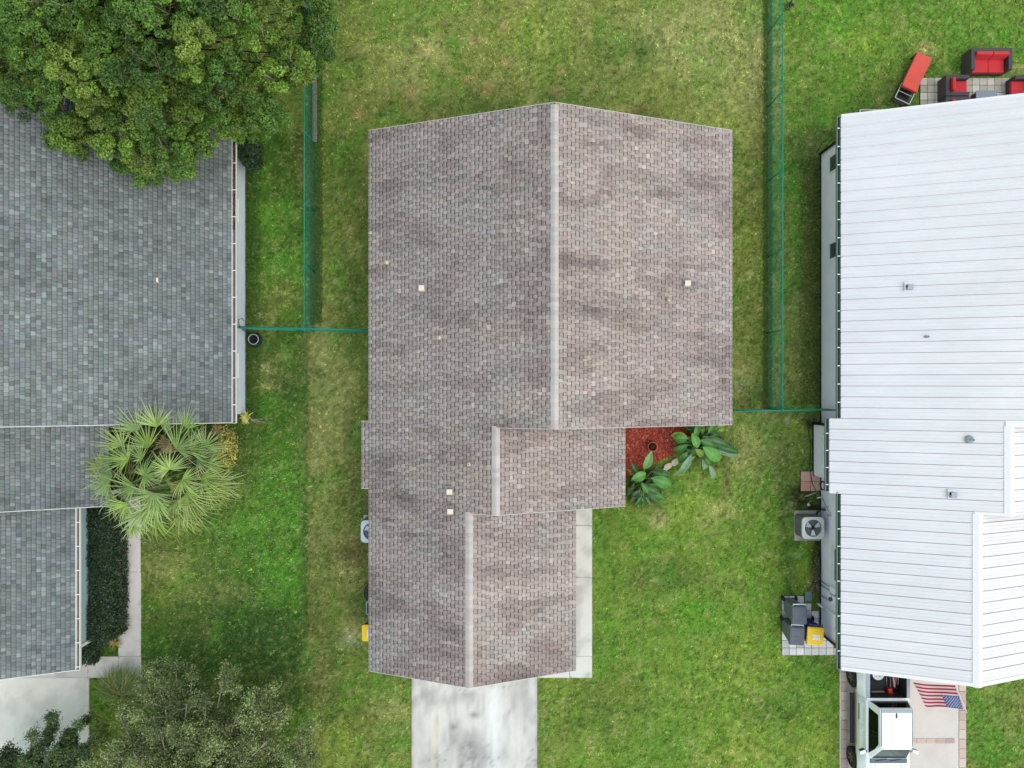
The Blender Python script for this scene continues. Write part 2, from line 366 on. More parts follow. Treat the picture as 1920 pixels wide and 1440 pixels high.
gx0, gx1, gy0, gy1, gs = -24.0, 24.0, -19.0, 19.0, 0.09
xs = np.arange(gx0, gx1 + 1e-6, gs); ys = np.arange(gy0, gy1 + 1e-6, gs)
GX, GY = np.meshgrid(xs, ys); nx, ny = len(xs), len(ys)
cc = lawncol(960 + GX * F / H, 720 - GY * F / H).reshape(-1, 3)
zz = (fbm(GX * .8, GY * .8, 61) - .5) * .03 - .02
V = np.stack([GX.ravel(), GY.ravel(), zz.ravel()], 1)
idx = np.arange(nx * ny).reshape(ny, nx)
Q = np.stack([idx[:-1, :-1], idx[:-1, 1:], idx[1:, 1:], idx[1:, :-1]], -1).reshape(-1, 4)
# outer ring out to the horizon
big = 1500.0; b0 = len(V)
ring_in = [idx[0, 0], idx[0, -1], idx[-1, -1], idx[-1, 0]]
V = np.vstack([V, [(-big, -big, -.02), (big, -big, -.02), (big, big, -.02), (-big, big, -.02)]])
cc = np.vstack([cc, np.tile(GREEN, (4, 1))])
Q = np.vstack([Q, [(b0, b0 + 1, ring_in[1], ring_in[0]), (b0 + 1, b0 + 2, ring_in[2], ring_in[1]), (b0 + 2, b0 + 3, ring_in[3], ring_in[2]), (b0 + 3, b0, ring_in[0], ring_in[3])]])
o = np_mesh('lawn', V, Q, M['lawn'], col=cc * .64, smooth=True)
tag(o, 'patchy green lawn around the three houses', kind='structure')

# areas with no turf: x0,x1,y0,y1 in metres
BARE = [(-4.75,7.36,-1.2,8.7),(-4.75,3.7,-4.1,-1.2),(-4.75,1.9,-9.9,-4.1),(-30,-10.62,-1.1,9.4),(-30,-14.9,-4.1,-1.0),(-30,-16.05,-9.8,-4.1),
        (12.3,30,-1.2,9.2),(12.0,30,-3.6,-1.2),(12.27,30,-9.9,-3.6),
        (-4.01,1.03,-40,-9.9),(2.47,3.2,-11.69,-4.4),(1.03,3.2,-11.69,-11.0),(13.03,18.05,-40,-9.9),(-30,-16.78,-40,-9.8),(-15.66,-14.73,-10.83,-3),(-18.8,-14.73,-11.68,-10.8),
        (11.21,12.3,-6.22,-5.0),(11.46,12.3,-4.3,-3.46),(10.7,13.05,-10.79,-8.42),(16.2,30,9.2,12.2)]
def grass_field(n):
    X = NR.uniform(-21.5, 21.5, n); Y = NR.uniform(-16.3, 16.3, n)
    ok = np.ones(n, bool)
    for (a, b, c, d) in BARE: ok &= ~((X > a) & (X < b) & (Y > c) & (Y < d))
    ok &= ~((X > 4.4) & (X < 7.0) & (Y > -3.3 + (X - 4.4) * .35) & (Y < -1.4))       # mulch bed
    return X[ok], Y[ok]
X, Y = grass_field(105000)                 # tufts
n = len(X)
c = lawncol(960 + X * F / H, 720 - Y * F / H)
rank = fbm(X * 1.7, Y * 1.7, 71)
hgt = NR.uniform(.035, .08, n) * (0.55 + .95 * rank)
hgt[(X < -8.1) & (Y < 10)] *= 1.25
dry = NR.random(n) < .12
c = c * np.exp(np.clip(NR.normal(.22, .30, n), -.8, .62))[:, None] * (1 + np.clip(NR.normal(0, .05, (n, 3)), -.1, .1))
c[dry] = c[dry] * .5 + A(196,184,136) * .5
K = 7                                       # blades of each tuft
X = np.repeat(X, K) + NR.normal(0, .022, n * K); Y = np.repeat(Y, K) + NR.normal(0, .022, n * K); c = np.repeat(c, K, 0); hgt = np.repeat(hgt, K) * NR.uniform(.6, 1.2, n * K); n *= K
th = NR.uniform(0, 2 * np.pi, n); lean = NR.uniform(.3, 1.3, n); wd = NR.uniform(.007, .015, n)
dirx, diry = np.cos(th), np.sin(th)
B0 = np.stack([X - diry * wd, Y + dirx * wd, np.full(n, -.02)], 1); B1 = np.stack([X + diry * wd, Y - dirx * wd, np.full(n, -.02)], 1)
T = np.stack([X + dirx * hgt * lean, Y + diry * hgt * lean, hgt - .01], 1)
V = np.empty((n * 3, 3)); V[0::3] = B0; V[1::3] = B1; V[2::3] = T
C3 = np.repeat(c * NR.uniform(.62, 1.4, n)[:, None], 3, 0); C3[2::3] *= 1.1
g = np_mesh('grass', V, np.arange(n * 3).reshape(-1, 3), M['grass'], col=C3)
tag(g, 'short mown grass blades with dry straw covering the yards', kind='stuff')

# clover heads in the greenest part of the neighbour's yard
n = 1000
X = NR.normal(470, 95, n); Y = NR.normal(1010, 110, n)
ok = (X > 275) & (X < 577) & (Y > 800) & (Y < 1240); X, Y = X[ok], Y[ok]; n = len(X)
wx, wy = (X - 960) * H / F, (720 - Y) * H / F
s = NR.uniform(.006, .015, n)
V = np.empty((n * 4, 3))
for k, (a, b) in enumerate([(-1, 0), (0, -1), (1, 0), (0, 1)]):
    V[k::4] = np.stack([wx + a * s, wy + b * s, NR.uniform(.045, .07, n)], 1)
o = np_mesh('clover_flowers', V, np.arange(n * 4).reshape(-1, 4), M['leaf'], col=np.tile(A(225,228,215), (n * 4, 1)))
tag(o, 'tiny white clover flowers scattered in the greenest grass', kind='stuff')

# ---------------------------------------------------------------- concrete drives and paths
def slab(name, x0, x1, y0, y1, colfn, z=.03, parent=None, th=.1, mat_='concrete', step=.12, label=None):
    xs = np.linspace(x0, x1, max(2, int((x1 - x0) / step) + 1)); ys = np.linspace(y0, y1, max(2, int((y1 - y0) / step) + 1))
    gx, gy = np.meshgrid(xs, ys); nx, ny = len(xs), len(ys)
    c = colfn(960 + gx * F / H, 720 - gy * F / H).reshape(-1, 3)
    V = np.stack([gx.ravel(), gy.ravel(), np.full(nx * ny, z)], 1)
    idx = np.arange(nx * ny).reshape(ny, nx)
    Q = np.stack([idx[:-1, :-1], idx[:-1, 1:], idx[1:, 1:], idx[1:, :-1]], -1).reshape(-1, 4)
    b = len(V)
    Vb = np.array([(x0, y0, z - th), (x1, y0, z - th), (x1, y1, z - th), (x0, y1, z - th)])
    V = np.vstack([V, Vb]); c = np.vstack([c, c[[0, 0, 0, 0]]])
    k = [idx[0, 0], idx[0, -1], idx[-1, -1], idx[-1, 0]]
    sides = [(b + i, b + (i + 1) % 4, k[(i + 1) % 4], k[i]) for i in range(4)]
    Q = np.vstack([Q, sides])
    return np_mesh(name, V, Q, M[mat_], parent, c)

def drive_col(X, Y):
    base = np.broadcast_to(A(217,211,202), X.shape + (3,)) * 1.0
    n8 = fbm(X / 4, Y / 60, 65); n9 = fbm(X / 3.2, Y / 3.2, 67)
    n1 = fbm(X / 30, Y / 75, 5); n2 = fbm(X / 12, Y / 22, 15); n3 = fbm(X / 5, Y / 9, 25)
    k = sst(n1 * .6 + n2 * .4, .42, .66)
    c = mixc(base, A(172,170,164), k * .6)
    for (bx, by, rx, ry, am) in [(880,1405,45,40,.6),(850,1385,22,20,.4),(790,1410,18,30,.4),(890,1340,10,6,.9),(850,1362,8,6,.7),(800,1300,12,8,.5),(975,1300,26,26,.5),(835,1310,60,12,.35),(985,1340,20,40,.3),(930,1420,30,20,.45),(785,1350,10,30,.35),(880,1302,30,6,.3)]:
        g = np.exp(-(((X - bx) / rx) ** 2 + ((Y - by) / ry) ** 2)) * am * (.4 + 1.2 * n2)
        c = mixc(c, A(142,137,132), np.clip(g, 0, 1))
    ys = np.exp(-((X - 816 + (Y - 1380) * .03) / 5) ** 2) * sst(Y, 1330, 1350) * .5 * (.4 + n3)
    c = mixc(c, A(212,196,150), np.clip(ys, 0, 1))
    c = mixc(c, A(238,238,235), np.exp(-((X - 925) / 14) ** 2) * .5 * sst(Y, 1280, 1300))
    c = mixc(c, A(150,146,140), sst(n8, .55, .8) * .35); c = mixc(c, A(120,116,110), sst(n9 * n1, .36, .5) * .5)
    e = np.minimum(np.abs(X - 772), np.abs(X - 1007)); c = mixc(c, A(120,118,104), np.clip(1 - e / 7, 0, 1) * (.25 + .6 * n2))
    return c * (.93 + .14 * n3)[..., None]
def plain_col(base, amt=.1, s=20, tint=(150,148,140)):
    def f(X, Y):
        n1 = fbm(X / s, Y / s, 9); n2 = fbm(X / 5, Y / 5, 19)
        c = np.broadcast_to(A(*base), X.shape + (3,)) * 1.0
        c = mixc(c, A(*tint), sst(n1, .45, .75) * .5)
        return c * (1 - amt + 2 * amt * n2)[..., None]
    return f
def cgroup(name, label): return tag(thing(name, None, None), label, kind='structure')

d = slab('driveway', -3.99, 1.0, -24, -9.92, drive_col, step=.1); tag(d, 'stained pale concrete driveway below the brown roofed garage', kind='structure')
wk = cgroup('walkway', 'narrow concrete walkway along the brown roofed garage')
pc = plain_col((213,208,198), .06, 24)
for (x0, x1, y0, y1) in [(2.503,3.18,-5.61,-4.42),(2.503,3.18,-7.67,-5.63),(2.503,3.18,-10.81,-7.69),(2.30,3.18,-11.67,-10.83),(1.04,2.28,-11.67,-10.83)]:
    slab('slab', x0, x1, y0, y1, pc, parent=wk)
d = slab('driveway', -27, -16.82, -24, -11.69, plain_col((228,221,208), .07, 26, (196,190,178))); tag(d, 'pale concrete driveway below the grey roofed garage', kind='structure')
wk = cgroup('walkway', 'concrete walkway with joints beside the dark hedge')
pc2 = plain_col((208,201,192), .07, 22, (168,160,152))
for (x0, x1, y0, y1) in [(-15.65,-14.78,-7.46,-5.2),(-15.64,-14.76,-10.82,-7.48),(-15.62,-14.75,-11.67,-10.84),(-16.84,-15.64,-11.67,-10.84),(-19.6,-16.86,-11.67,-10.2)]:
    slab('slab', x0, x1, y0, y1, pc2, parent=wk)
tag(slab('path', -15.66, -14.79, -5.18, -4.3, pc2), 'concrete path passing beneath the fan palm', kind='structure')
d = slab('driveway', 13.36, 17.74, -24, -9.92, plain_col((210,199,189), .04, 30, (196,182,172))); tag(d, 'pinkish concrete driveway under the white pickup truck', kind='structure')
# its border bricks, each a piece
bcol = [A(188,164,152), A(200,176,162), A(178,154,144), A(206,186,174)]
def brick_mesh(k, lx, ly):
    mb = MB().box((0, 0, 0), (lx, ly, .08)); o = mb.build('brick', M['brickpave'], d, bevel=.006, local=True, seg=1)
    a = o.data.color_attributes.new('col', 'FLOAT_COLOR', 'POINT'); n = len(o.data.vertices)
    a.data.foreach_set('color', np.tile(np.append(bcol[k], 1), n).astype(np.float32)); return o
side = [brick_mesh(k, .27, .35) for k in range(4)]; cross = [brick_mesh(k, .36, .20) for k in range(4)]
used = set()
def put(lst, x, y, z):
    k = rnd.randrange(4); o = lst[k]
    if (id(lst), k) in used:
        o = o.copy(); COL.objects.link(o)
    used.add((id(lst), k)); o.location = (x, y, z - wloc(d).z)
yy = -9.93 - .18
i = 0
while yy > -17.5:
    put(side, 13.205 , yy, .005); put(side, 17.895, yy, .005); yy -= .38; i += 1
x = 13.55
while x < 17.6:
    put(cross, x, -14.17, .006); x += .385
for lst in (side, cross):
    for k, o in enumerate(lst):
        if (id(lst), k) not in used: bpy.data.objects.remove(o)
# the pinkish band between bricks and lawn edges
MB().box2((13.03, -24, -.08), (13.345, -9.92, .012)).build('brick_bed', M['pinkdrive'], d)
MB().box2((17.755, -24, -.08), (18.05, -9.92, .012)).build('brick_bed', M['pinkdrive'], d)
# ---------------------------------------------------------------- houses
def shear_slab(mb, x0, z0, x1, z1, y0, y1, th, mat=0):
    return mb.poly([(x0,y0,z0-th),(x1,y0,z1-th),(x1,y1,z1-th),(x0,y1,z0-th),(x0,y0,z0),(x1,y0,z1),(x1,y1,z1),(x0,y1,z0)],
                   [(0,3,2,1),(4,5,6,7),(0,1,5,4),(1,2,6,5),(2,3,7,6),(3,0,4,7)], mat)

class Plane:
    """a roof slope: rises from (xe, ze) with gradient m towards dirx"""
    def __init__(s, xe, ze, m, dirx, strips):
        s.xe, s.ze, s.m, s.d, s.strips = xe, ze, m, dirx, strips     # strips: x0,x1,y0,y1
    def z(s, x): return s.ze + s.m * (x - s.xe) * s.d

def shingle_tabs(pl, expo, wlo, whi, seed, cfn, thick, strip=.2, sdark=(.42, .8)):
    """all tabs of one slope as arrays: verts (n,8,3) and colours (n,3)"""
    r = np.random.default_rng(seed); cosm = 1 / math.hypot(1, pl.m); ex = expo * cosm
    out = []
    for (x0, x1, y0, y1) in pl.strips:
        lo, hi = ((x0, x1) if pl.d > 0 else (-x1, -x0))
        k0 = math.floor((lo - pl.xe * pl.d) / ex + 1e-6); k1 = math.ceil((hi - pl.xe * pl.d) / ex - 1e-6)
        for k in range(k0, k1):
            a = max(lo, pl.xe * pl.d + k * ex); b = min(hi, pl.xe * pl.d + (k + 1) * ex)
            if b - a < .012: continue
            ws = r.uniform(wlo, whi, int((y1 - y0) / wlo) + 3)
            e = y0 + np.concatenate([[0], np.cumsum(ws)]) - r.uniform(0, whi)
            e = np.clip(e, y0, y1); t = np.stack([e[:-1], e[1:]], 1); t = t[(t[:, 1] - t[:, 0]) > .012]
            par = (np.arange(len(t)) + k) % 2
            out.append(np.column_stack([np.full(len(t), a), np.full(len(t), b), t, par]))
    T = np.vstack(out); n = len(T)
    xa, xb = T[:, 0] * pl.d, T[:, 1] * pl.d
    za, zb = pl.z(xa), pl.z(xb)
    hi_ = np.where(T[:, 4] > 0, thick[1], thick[0]) * r.uniform(.8, 1.25, n)
    g = .0035
    ya, yb = T[:, 2] + g, T[:, 3] - g
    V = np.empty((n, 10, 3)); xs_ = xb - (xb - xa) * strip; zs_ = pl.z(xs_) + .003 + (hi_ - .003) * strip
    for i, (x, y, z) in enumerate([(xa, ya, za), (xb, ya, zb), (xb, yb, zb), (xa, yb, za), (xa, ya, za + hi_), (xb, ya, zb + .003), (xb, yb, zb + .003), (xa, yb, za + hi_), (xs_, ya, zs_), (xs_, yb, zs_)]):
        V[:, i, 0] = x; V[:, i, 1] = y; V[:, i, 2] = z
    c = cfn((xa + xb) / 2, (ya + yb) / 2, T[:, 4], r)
    # butt shadow painted into the colour, a dark band at the tab heads
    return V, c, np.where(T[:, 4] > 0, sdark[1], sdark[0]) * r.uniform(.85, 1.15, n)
TABF = np.array([(4, 8, 9, 7), (0, 1, 5, 4), (2, 3, 7, 6), (3, 0, 4, 7)]); TABS = np.array([(8, 5, 6, 9)])
TABQ = np.vstack([TABF, TABS])

def lay_shingles(roof, tabs):
    V = np.concatenate([t[0] for t in tabs]); c = np.concatenate([t[1] for t in tabs]); sdk = np.concatenate([t[2] for t in tabs])
    # size of each tab in the picture
    top = V[:, 4:8]; s = F / (H - top[..., 2]); X = 960 + top[..., 0] * s; Y = 720 - top[..., 1] * s
    area = .5 * np.abs(sum(X[:, i] * Y[:, (i + 1) % 4] - X[:, (i + 1) % 4] * Y[:, i] for i in range(4)))
    inside = ((X.min(1) > 5) & (X.max(1) < 1915) & (Y.min(1) > 5) & (Y.max(1) < 1435))
    hid = np.zeros(len(V), bool)
    xm, ym = X.mean(1), Y.mean(1)
    hid |= (xm < 540) & (ym < 370)                                   # under the crown
    hid |= (xm > 150) & (xm < 470) & (ym > 740) & (ym < 1030)          # under the palm
    order = np.argsort(-(area * inside * ~hid))
    pick = order[:300]; rest = order[300:]
    n = len(rest)
    # dark strip gets its own corners so that its edge stays crisp
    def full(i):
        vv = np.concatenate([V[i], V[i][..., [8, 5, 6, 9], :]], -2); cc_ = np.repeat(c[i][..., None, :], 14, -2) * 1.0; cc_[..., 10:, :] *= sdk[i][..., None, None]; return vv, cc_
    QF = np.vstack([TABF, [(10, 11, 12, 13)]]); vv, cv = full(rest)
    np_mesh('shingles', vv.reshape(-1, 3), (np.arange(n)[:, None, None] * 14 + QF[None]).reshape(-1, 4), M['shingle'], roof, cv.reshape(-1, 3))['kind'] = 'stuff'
    off = np.array(wloc(roof))
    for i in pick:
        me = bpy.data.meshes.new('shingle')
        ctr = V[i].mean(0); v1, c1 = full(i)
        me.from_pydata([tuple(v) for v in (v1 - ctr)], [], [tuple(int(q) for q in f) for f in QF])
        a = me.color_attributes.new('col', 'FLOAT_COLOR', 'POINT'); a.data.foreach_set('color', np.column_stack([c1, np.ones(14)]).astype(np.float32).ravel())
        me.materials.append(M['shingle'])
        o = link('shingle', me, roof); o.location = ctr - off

def brown_cfn(seed):
    MAUVE, GREYG, TANB, DARKB = (np.array(lin(*q)) for q in [(158,143,138),(155,147,142),(162,147,138),(134,119,115)])
    def f(x, y, par, r):
        n = len(x); h1 = fbm(x * 1.3 + 4, y * 1.7, seed, 3); h2 = fbm(x * 1.1 + 40, y * 1.9 + 9, seed + 3, 3); h3 = fbm(x * .9 + 70, y * 1.4, seed + 5, 3)
        c = np.tile(MAUVE, (n, 1)); c = mixc(c, GREYG, sst(h1, .48, .68) * .75); c = mixc(c, TANB, sst(h2, .5, .7) * .6); c = mixc(c, DARKB, sst(h3, .52, .72) * .6)
        c = c * np.exp(r.normal(0, .075, n))[:, None]
        lt = r.random(n) < .045; c[lt] *= r.uniform(1.1, 1.24, lt.sum())[:, None]
        st = fbm(x * .45 + 11, y * 3.4, seed + 11, 4); big = fbm(x * .40 + 5, y * 1.5 + 9, seed + 15, 4)
        k1 = 1.08 - .20 * sst(st, .5, .78) - .26 * sst(big, .58, .78) * (.3 + 1.1 * st) + .10 * sst(1 - big, .5, .75)
        return c * k1[:, None] * np.where(par > 0, 1.04, .97)[:, None]
    return f
def grey_cfn(seed):
    pal = np.array([lin(*c) for c in [(119,122,122),(112,116,117),(125,129,129),(111,119,114),(116,116,118),(134,139,139),(100,103,103),(103,110,105)]])
    pw = np.array([.24,.2,.18,.11,.09,.07,.07,.04]); pw = pw / pw.sum()
    def f(x, y, par, r):
        n = len(x); c = pal[r.choice(len(pal), n, p=pw)] * r.uniform(.92, 1.08, n)[:, None]
        a = fbm(x * .4 + 5, y * 1.2, seed, 4); g = fbm(x * .25, y * .25, seed + 9, 3); b = fbm(x * 1.2, y * 3, seed + 7, 3)
        return c * (1.02 + .36 * (a - .5) + .4 * (g - .5) - .10 * sst(b, .6, .8))[:, None]
    return f

def ridge_caps(roof, x, z, y0, y1, m, hw, expo, pal, seed):
    protos = []
    for c in pal:
        mb = MB(); zt = .012
        def sec(y, h): return [(-hw, y, -hw * m * .96 + h * .3), (-hw * .35, y, -hw * .3 * m + h), (0, y, h * 1.15 - .002), (hw * .35, y, -hw * .3 * m + h), (hw, y, -hw * m * .96 + h * .3)]
        a = sec(-expo / 2, .026); b = sec(expo / 2, .014)
        low = [(p[0], p[1], p[2] - .03) for p in a]
        mb.poly(a + b, [(i, i + 1, i + 6, i + 5) for i in range(4)]); mb.poly(a + low, [(i + 5, i + 6, i + 1, i) for i in range(4)])
        o = mb.build('ridge_cap', M['shingle'], roof, local=True, recalc=False)
        at = o.data.color_attributes.new('col', 'FLOAT_COLOR', 'POINT'); nv = len(o.data.vertices)
        at.data.foreach_set('color', np.tile(np.append(np.array(lin(*c)), 1), nv).astype(np.float32)); protos.append(o)
    r = random.Random(seed); n = int(round((y1 - y0) / expo)); off = wloc(roof); k = 0; used = set()
    for i in range(n):
        k = r.randrange(len(pal))
        o = protos[k] if k not in used else protos[k].copy()
        if k in used: COL.objects.link(o)
        used.add(k)
        o.location = Vector((x, y0 + (i + .5) * expo, z + .004)) - off
    for i, p in enumerate(protos):
        if i not in used: bpy.data.objects.remove(p)

def rake(roof, segs, y, mat_, hgt=.15, wd=.015, name='rake_trim', lift=.018):
    """white trim along a gable edge; segs = [(x0,z0,x1,z1)], y = outer plane"""
    mb = MB()
    for (x0, z0, x1, z1) in segs:
        shear_slab(mb, x0, z0 + lift, x1, z1 + lift, min(y, y + wd), max(y, y + wd), hgt)
    return mb.build(name, mat_, roof)

def wall_block(house, name, y0, y1, pts, mat_):
    return MB().prism(pts, y0, y1, 'y').build(name, mat_, house)

def side_window(house, x, face, y0, y1, z0, z1, mats=('white_trim', 'glass'), sill=True, mullion=True):
    """window in a wall whose outer face is at x; face=-1 looks west, +1 east"""
    t = .05; f = MB(); ym = (y0 + y1) / 2
    xo, xi = x + face * .04, x - face * .03
    a, b = min(xo, xi), max(xo, xi)
    f.box2((a, y0 - t, z0), (b, y0, z1)); f.box2((a, y1, z0), (b, y1 + t, z1)); f.box2((a, y0 - t, z1), (b, y1 + t, z1 + t)); f.box2((a, y0 - t, z0 - t), (b, y1 + t, z0))
    o = thing('window', None, None); o.parent = house; o.location = Vector((x, ym, z0)) - wloc(house)
    f.build('window_frame', M[mats[0]], o)
    p0, p1 = sorted((x + face * .004, x - face * .025))
    MB().box2((p0, y0, z0), (p1, y1, z1)).build('pane', M[mats[1]], o)
    if mullion:
        q0, q1 = sorted((x + face * .006, x + face * .022))
        MB().box2((q0, y0, (z0 + z1) / 2 - .02), (q1, y1, (z0 + z1) / 2 + .02)).build('glazing_bar', M[mats[0]], o)
    if sill:
        s0, s1 = sorted((x + face * .002, x + face * .09))
        MB().box2((s0, y0 - .09, z0 - t - .07), (s1, y1 + .09, z0 - t - .003)).build('sill', M[mats[0]], o)
    return o

def gutter(house, xi, face, y0, y1, z, spacing, wd=.16, litter=None, mats=('gutter', 'gutter_brown', 'gutter'), first=.35):
    """open gutter running along y; xi = the roof-side edge, face = outward direction"""
    g = thing('gutter', None, None); g.parent = house; g.location = Vector((xi, (y0 + y1) / 2, z)) - wloc(house)
    def bx(mb, a, b, c, d, e, f_): mb.box2((min(a, b), c, e), (max(a, b), d, f_))
    m = MB(); bx(m, xi, xi + face * wd, y0, y1, z - .11, z - .10)
    m.build('gutter_floor', M[mats[1]], g)
    m = MB(); bx(m, xi + face * (wd - .014), xi + face * wd, y0, y1, z - .098, z + .004); bx(m, xi, xi + face * .012, y0, y1, z - .098, z + .002)
    bx(m, xi + face * .014, xi + face * (wd - .02), y0, y0 + .012, z - .098, z); bx(m, xi + face * .014, xi + face * (wd - .02), y1 - .012, y1, z - .098, z)
    m.build('gutter_trough', M[mats[0]], g)
    m = MB(); bx(m, xi + face * .013, xi + face * (wd - .019), -.014, .014, z - .012, z - .002); proto = None
    y = y1 - first
    while y > y0 + .05:
        if proto is None:
            mm = MB(); bx(mm, xi + face * .013, xi + face * (wd - .019), y - .014, y + .014, z - .014, z - .003); proto = mm.build('gutter_strap', M[mats[2]], g); py = y
        else:
            o = proto.copy(); COL.objects.link(o); o.location = proto.location + Vector((0, y - py, 0))
        y -= spacing
    if litter:
        n = litter[2]; yy = NR.uniform(litter[0], litter[1], n); xx = xi + face * NR.uniform(.02, wd - .03, n); zz_ = z - .098 + NR.uniform(.0, .05, n)
        leaf_cards('leaf_litter', np.stack([xx, yy, zz_], 1), .025, .05, [(104,76,58),(84,64,50),(122,92,70),(66,54,44)], M['litter'], g, flat=.5)['kind'] = 'stuff'
    return g

def leaf_cards(name, C, smin, smax, pal, mat_, parent=None, flat=.0, normal=None, jitter=.25, colmul=None, aspect=.55, pw=None):
    """one rhombus leaf at every point of C"""
    n = len(C); s = NR.uniform(smin, smax, n)
    if normal is None: N = NR.normal(size=(n, 3)); N[:, 2] = np.abs(N[:, 2]) + flat * 2
    else: N = normal + NR.normal(size=(n, 3)) * .55
    N /= np.linalg.norm(N, axis=1)[:, None]
    t = NR.normal(size=(n, 3)); U = np.cross(N, t); U /= np.linalg.norm(U, axis=1)[:, None]; W = np.cross(N, U)
    V = np.empty((n, 4, 3))
    V[:, 0] = C - U * s[:, None]; V[:, 1] = C + W * (s * aspect)[:, None] + N * (s * .12)[:, None]; V[:, 2] = C + U * s[:, None]; V[:, 3] = C - W * (s * aspect)[:, None] + N * (s * .12)[:, None]
    pl = np.array([lin(*c) for c in pal]); c = pl[NR.choice(len(pl), n, p=pw)] * NR.uniform(1 - jitter, 1 + jitter, n)[:, None]
    if colmul is not None: c = c * colmul
    return np_mesh(name, V.reshape(-1, 3), np.arange(n * 4).reshape(-1, 4), mat_, parent, np.repeat(c, 4, 0))

def box_vent(house, X, Y, zroof, mname='vent_cream', w=.20, tilt=0.0, hgt=.16):
    """low hooded box vent; open side to the north"""
    p = P(X, Y, zroof + hgt)
    v = thing('roof_vent', None, None); v.parent = house; v.location = Vector((p.x, p.y, zroof)) - wloc(house)
    MB().box((p.x, p.y + .03, zroof + .02), (w * 1.5, w * 1.6, .02), rot=Matrix.Rotation(tilt, 3, 'Y')).build('flashing', M['shingle_flash'] if mname == 'vent_cream' else M['metal_roof'], v)
    mb = MB(); prof = [(-.5, 0), (-.5, .55), (-.38, .86), (-.1, 1), (.5, 1.0), (.5, .82), (-.05, .8), (-.05, 0)]
    mb.prism([(p.y + a * w, zroof + .0 + b * hgt) for a, b in prof], p.x - w / 2, p.x + w / 2, 'x')
    mb.build('hood', M[mname], v, bevel=.006, seg=1)
    MB().box((p.x, p.y + .22 * w, zroof + .4 * hgt), (w * .9, w * .4, hgt * .7)).build('opening', M['dark_hole'], v)
    return v
def pipe_vent(house, X, Y, zroof, r=.035, hgt=.25, big=False, mname='vent_grey'):
    p = P(X, Y, zroof + hgt)
    v = thing('vent_pipe', None, None); v.parent = house; v.location = Vector((p.x, p.y, zroof)) - wloc(house)
    MB().lathe([(r * (3.4 if big else 2.2), -.03), (r * (3.2 if big else 2.0), .03), (r * 1.5, .08), (r * 1.12, .11)], (p.x, p.y, zroof), 16).build('boot', M[mname] if big else M['vent_cream'], v)
    MB().lathe([(r, -.05), (r, hgt), (r * .72, hgt), (r * .72, hgt - .1), (0, hgt - .1)], (p.x, p.y, zroof), 14).build('pipe', M['vent_grey'] if big else M['vent_cream'], v)
    MB().lathe([(r * .71, hgt - .097), (0, hgt - .096)], (p.x, p.y, zroof), 12).build('opening', M['dark_hole'], v)
    return v
M['shingle_flash'] = mat('grey_vent_flashing', lin(140, 130, 128), 0.7)

MR = .388
# ======== the brown roofed house in the middle
hb = thing('house', 'house with brown shingle roof and three stepped gable ridges, between the two green fences', 'house', (1.3, 0, 0), group='houses in a row')
roofL = Plane(-5.18, 2.6, MR, 1, [(-5.469,-5.18,-3.77,-1.35),(-5.18,-1.45,-10.34,9.14),(-1.45,-.536,-4.40,9.14),(-.536,1.385,-1.46,9.14)])
zr1, zr2, zr3 = roofL.z(1.385), roofL.z(-.536), roofL.z(-1.45)
r1 = Plane(1.385 + (zr1 - 2.6) / MR, 2.6, MR, -1, [(1.385, 1.385 + (zr1 - 2.6) / MR, -1.46, 9.14)])
r2 = Plane(4.09, zr2 - MR * (4.09 + .536), MR, -1, [(-.536, 4.09, -4.40, -1.46)])
r3 = Plane(2.312, zr3 - MR * (2.312 + 1.45), MR, -1, [(-1.45, 2.312, -10.34, -4.40)])
roof = MB()
for (x0, x1, y0, y1) in roofL.strips: shear_slab(roof, x0 + .01, roofL.z(x0 + .01) - .004, x1, roofL.z(x1) - .004, y0 + .01, y1 - .01, .13)
for pl in (r1, r2, r3):
    (x0, x1, y0, y1) = pl.strips[0]; shear_slab(roof, x0, pl.z(x0) - .004, x1 - .01, pl.z(x1 - .01) - .004, y0 + .01, y1 - .01, .13)
rf = roof.build('roof', M['deck'], hb)
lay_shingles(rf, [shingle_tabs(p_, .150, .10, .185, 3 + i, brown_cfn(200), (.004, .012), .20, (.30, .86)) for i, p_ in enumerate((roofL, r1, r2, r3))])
cap_pal = [(188,178,172),(182,171,166),(194,184,178),(184,177,173),(187,173,165),(178,168,164),(191,181,177)]
ridge_caps(rf, 1.385, zr1, -1.46, 9.14, MR, .135, .1425, cap_pal, 1)
ridge_caps(rf, -.536, zr2, -4.40, -1.46, MR, .135, .1425, cap_pal, 2)
ridge_caps(rf, -1.45, zr3, -10.34, -4.40, MR, .135, .1425, cap_pal, 3)
rake(rf, [(-5.18,2.6,1.385,zr1),(1.385,zr1,r1.xe,2.6)], 9.14, M['rake_taupe'], lift=.012)
rake(rf, [(-.45,zr2+.034,1.385,zr1),(1.385,zr1,r1.xe,2.6)], -1.46, M['rake_taupe'], wd=-.016)
rake(rf, [(-1.36,zr3+.034,-.536,zr2),(-.536,zr2,4.09,r2.ze)], -4.40, M['rake_taupe'], wd=-.016, lift=.014)
rake(rf, [(-5.18,2.6,-1.45,zr3),(-1.45,zr3,2.312,r3.ze)], -10.34, M['rake_taupe'], wd=-.016, lift=.010)
rake(rf, [(-5.47,roofL.z(-5.47),-5.18,2.6)], -1.35, M['rake_taupe'], wd=.016)
rake(rf, [(-5.47,roofL.z(-5.47),-5.18,2.6)], -3.77, M['rake_taupe'], wd=-.016, lift=.010)
fa = MB()
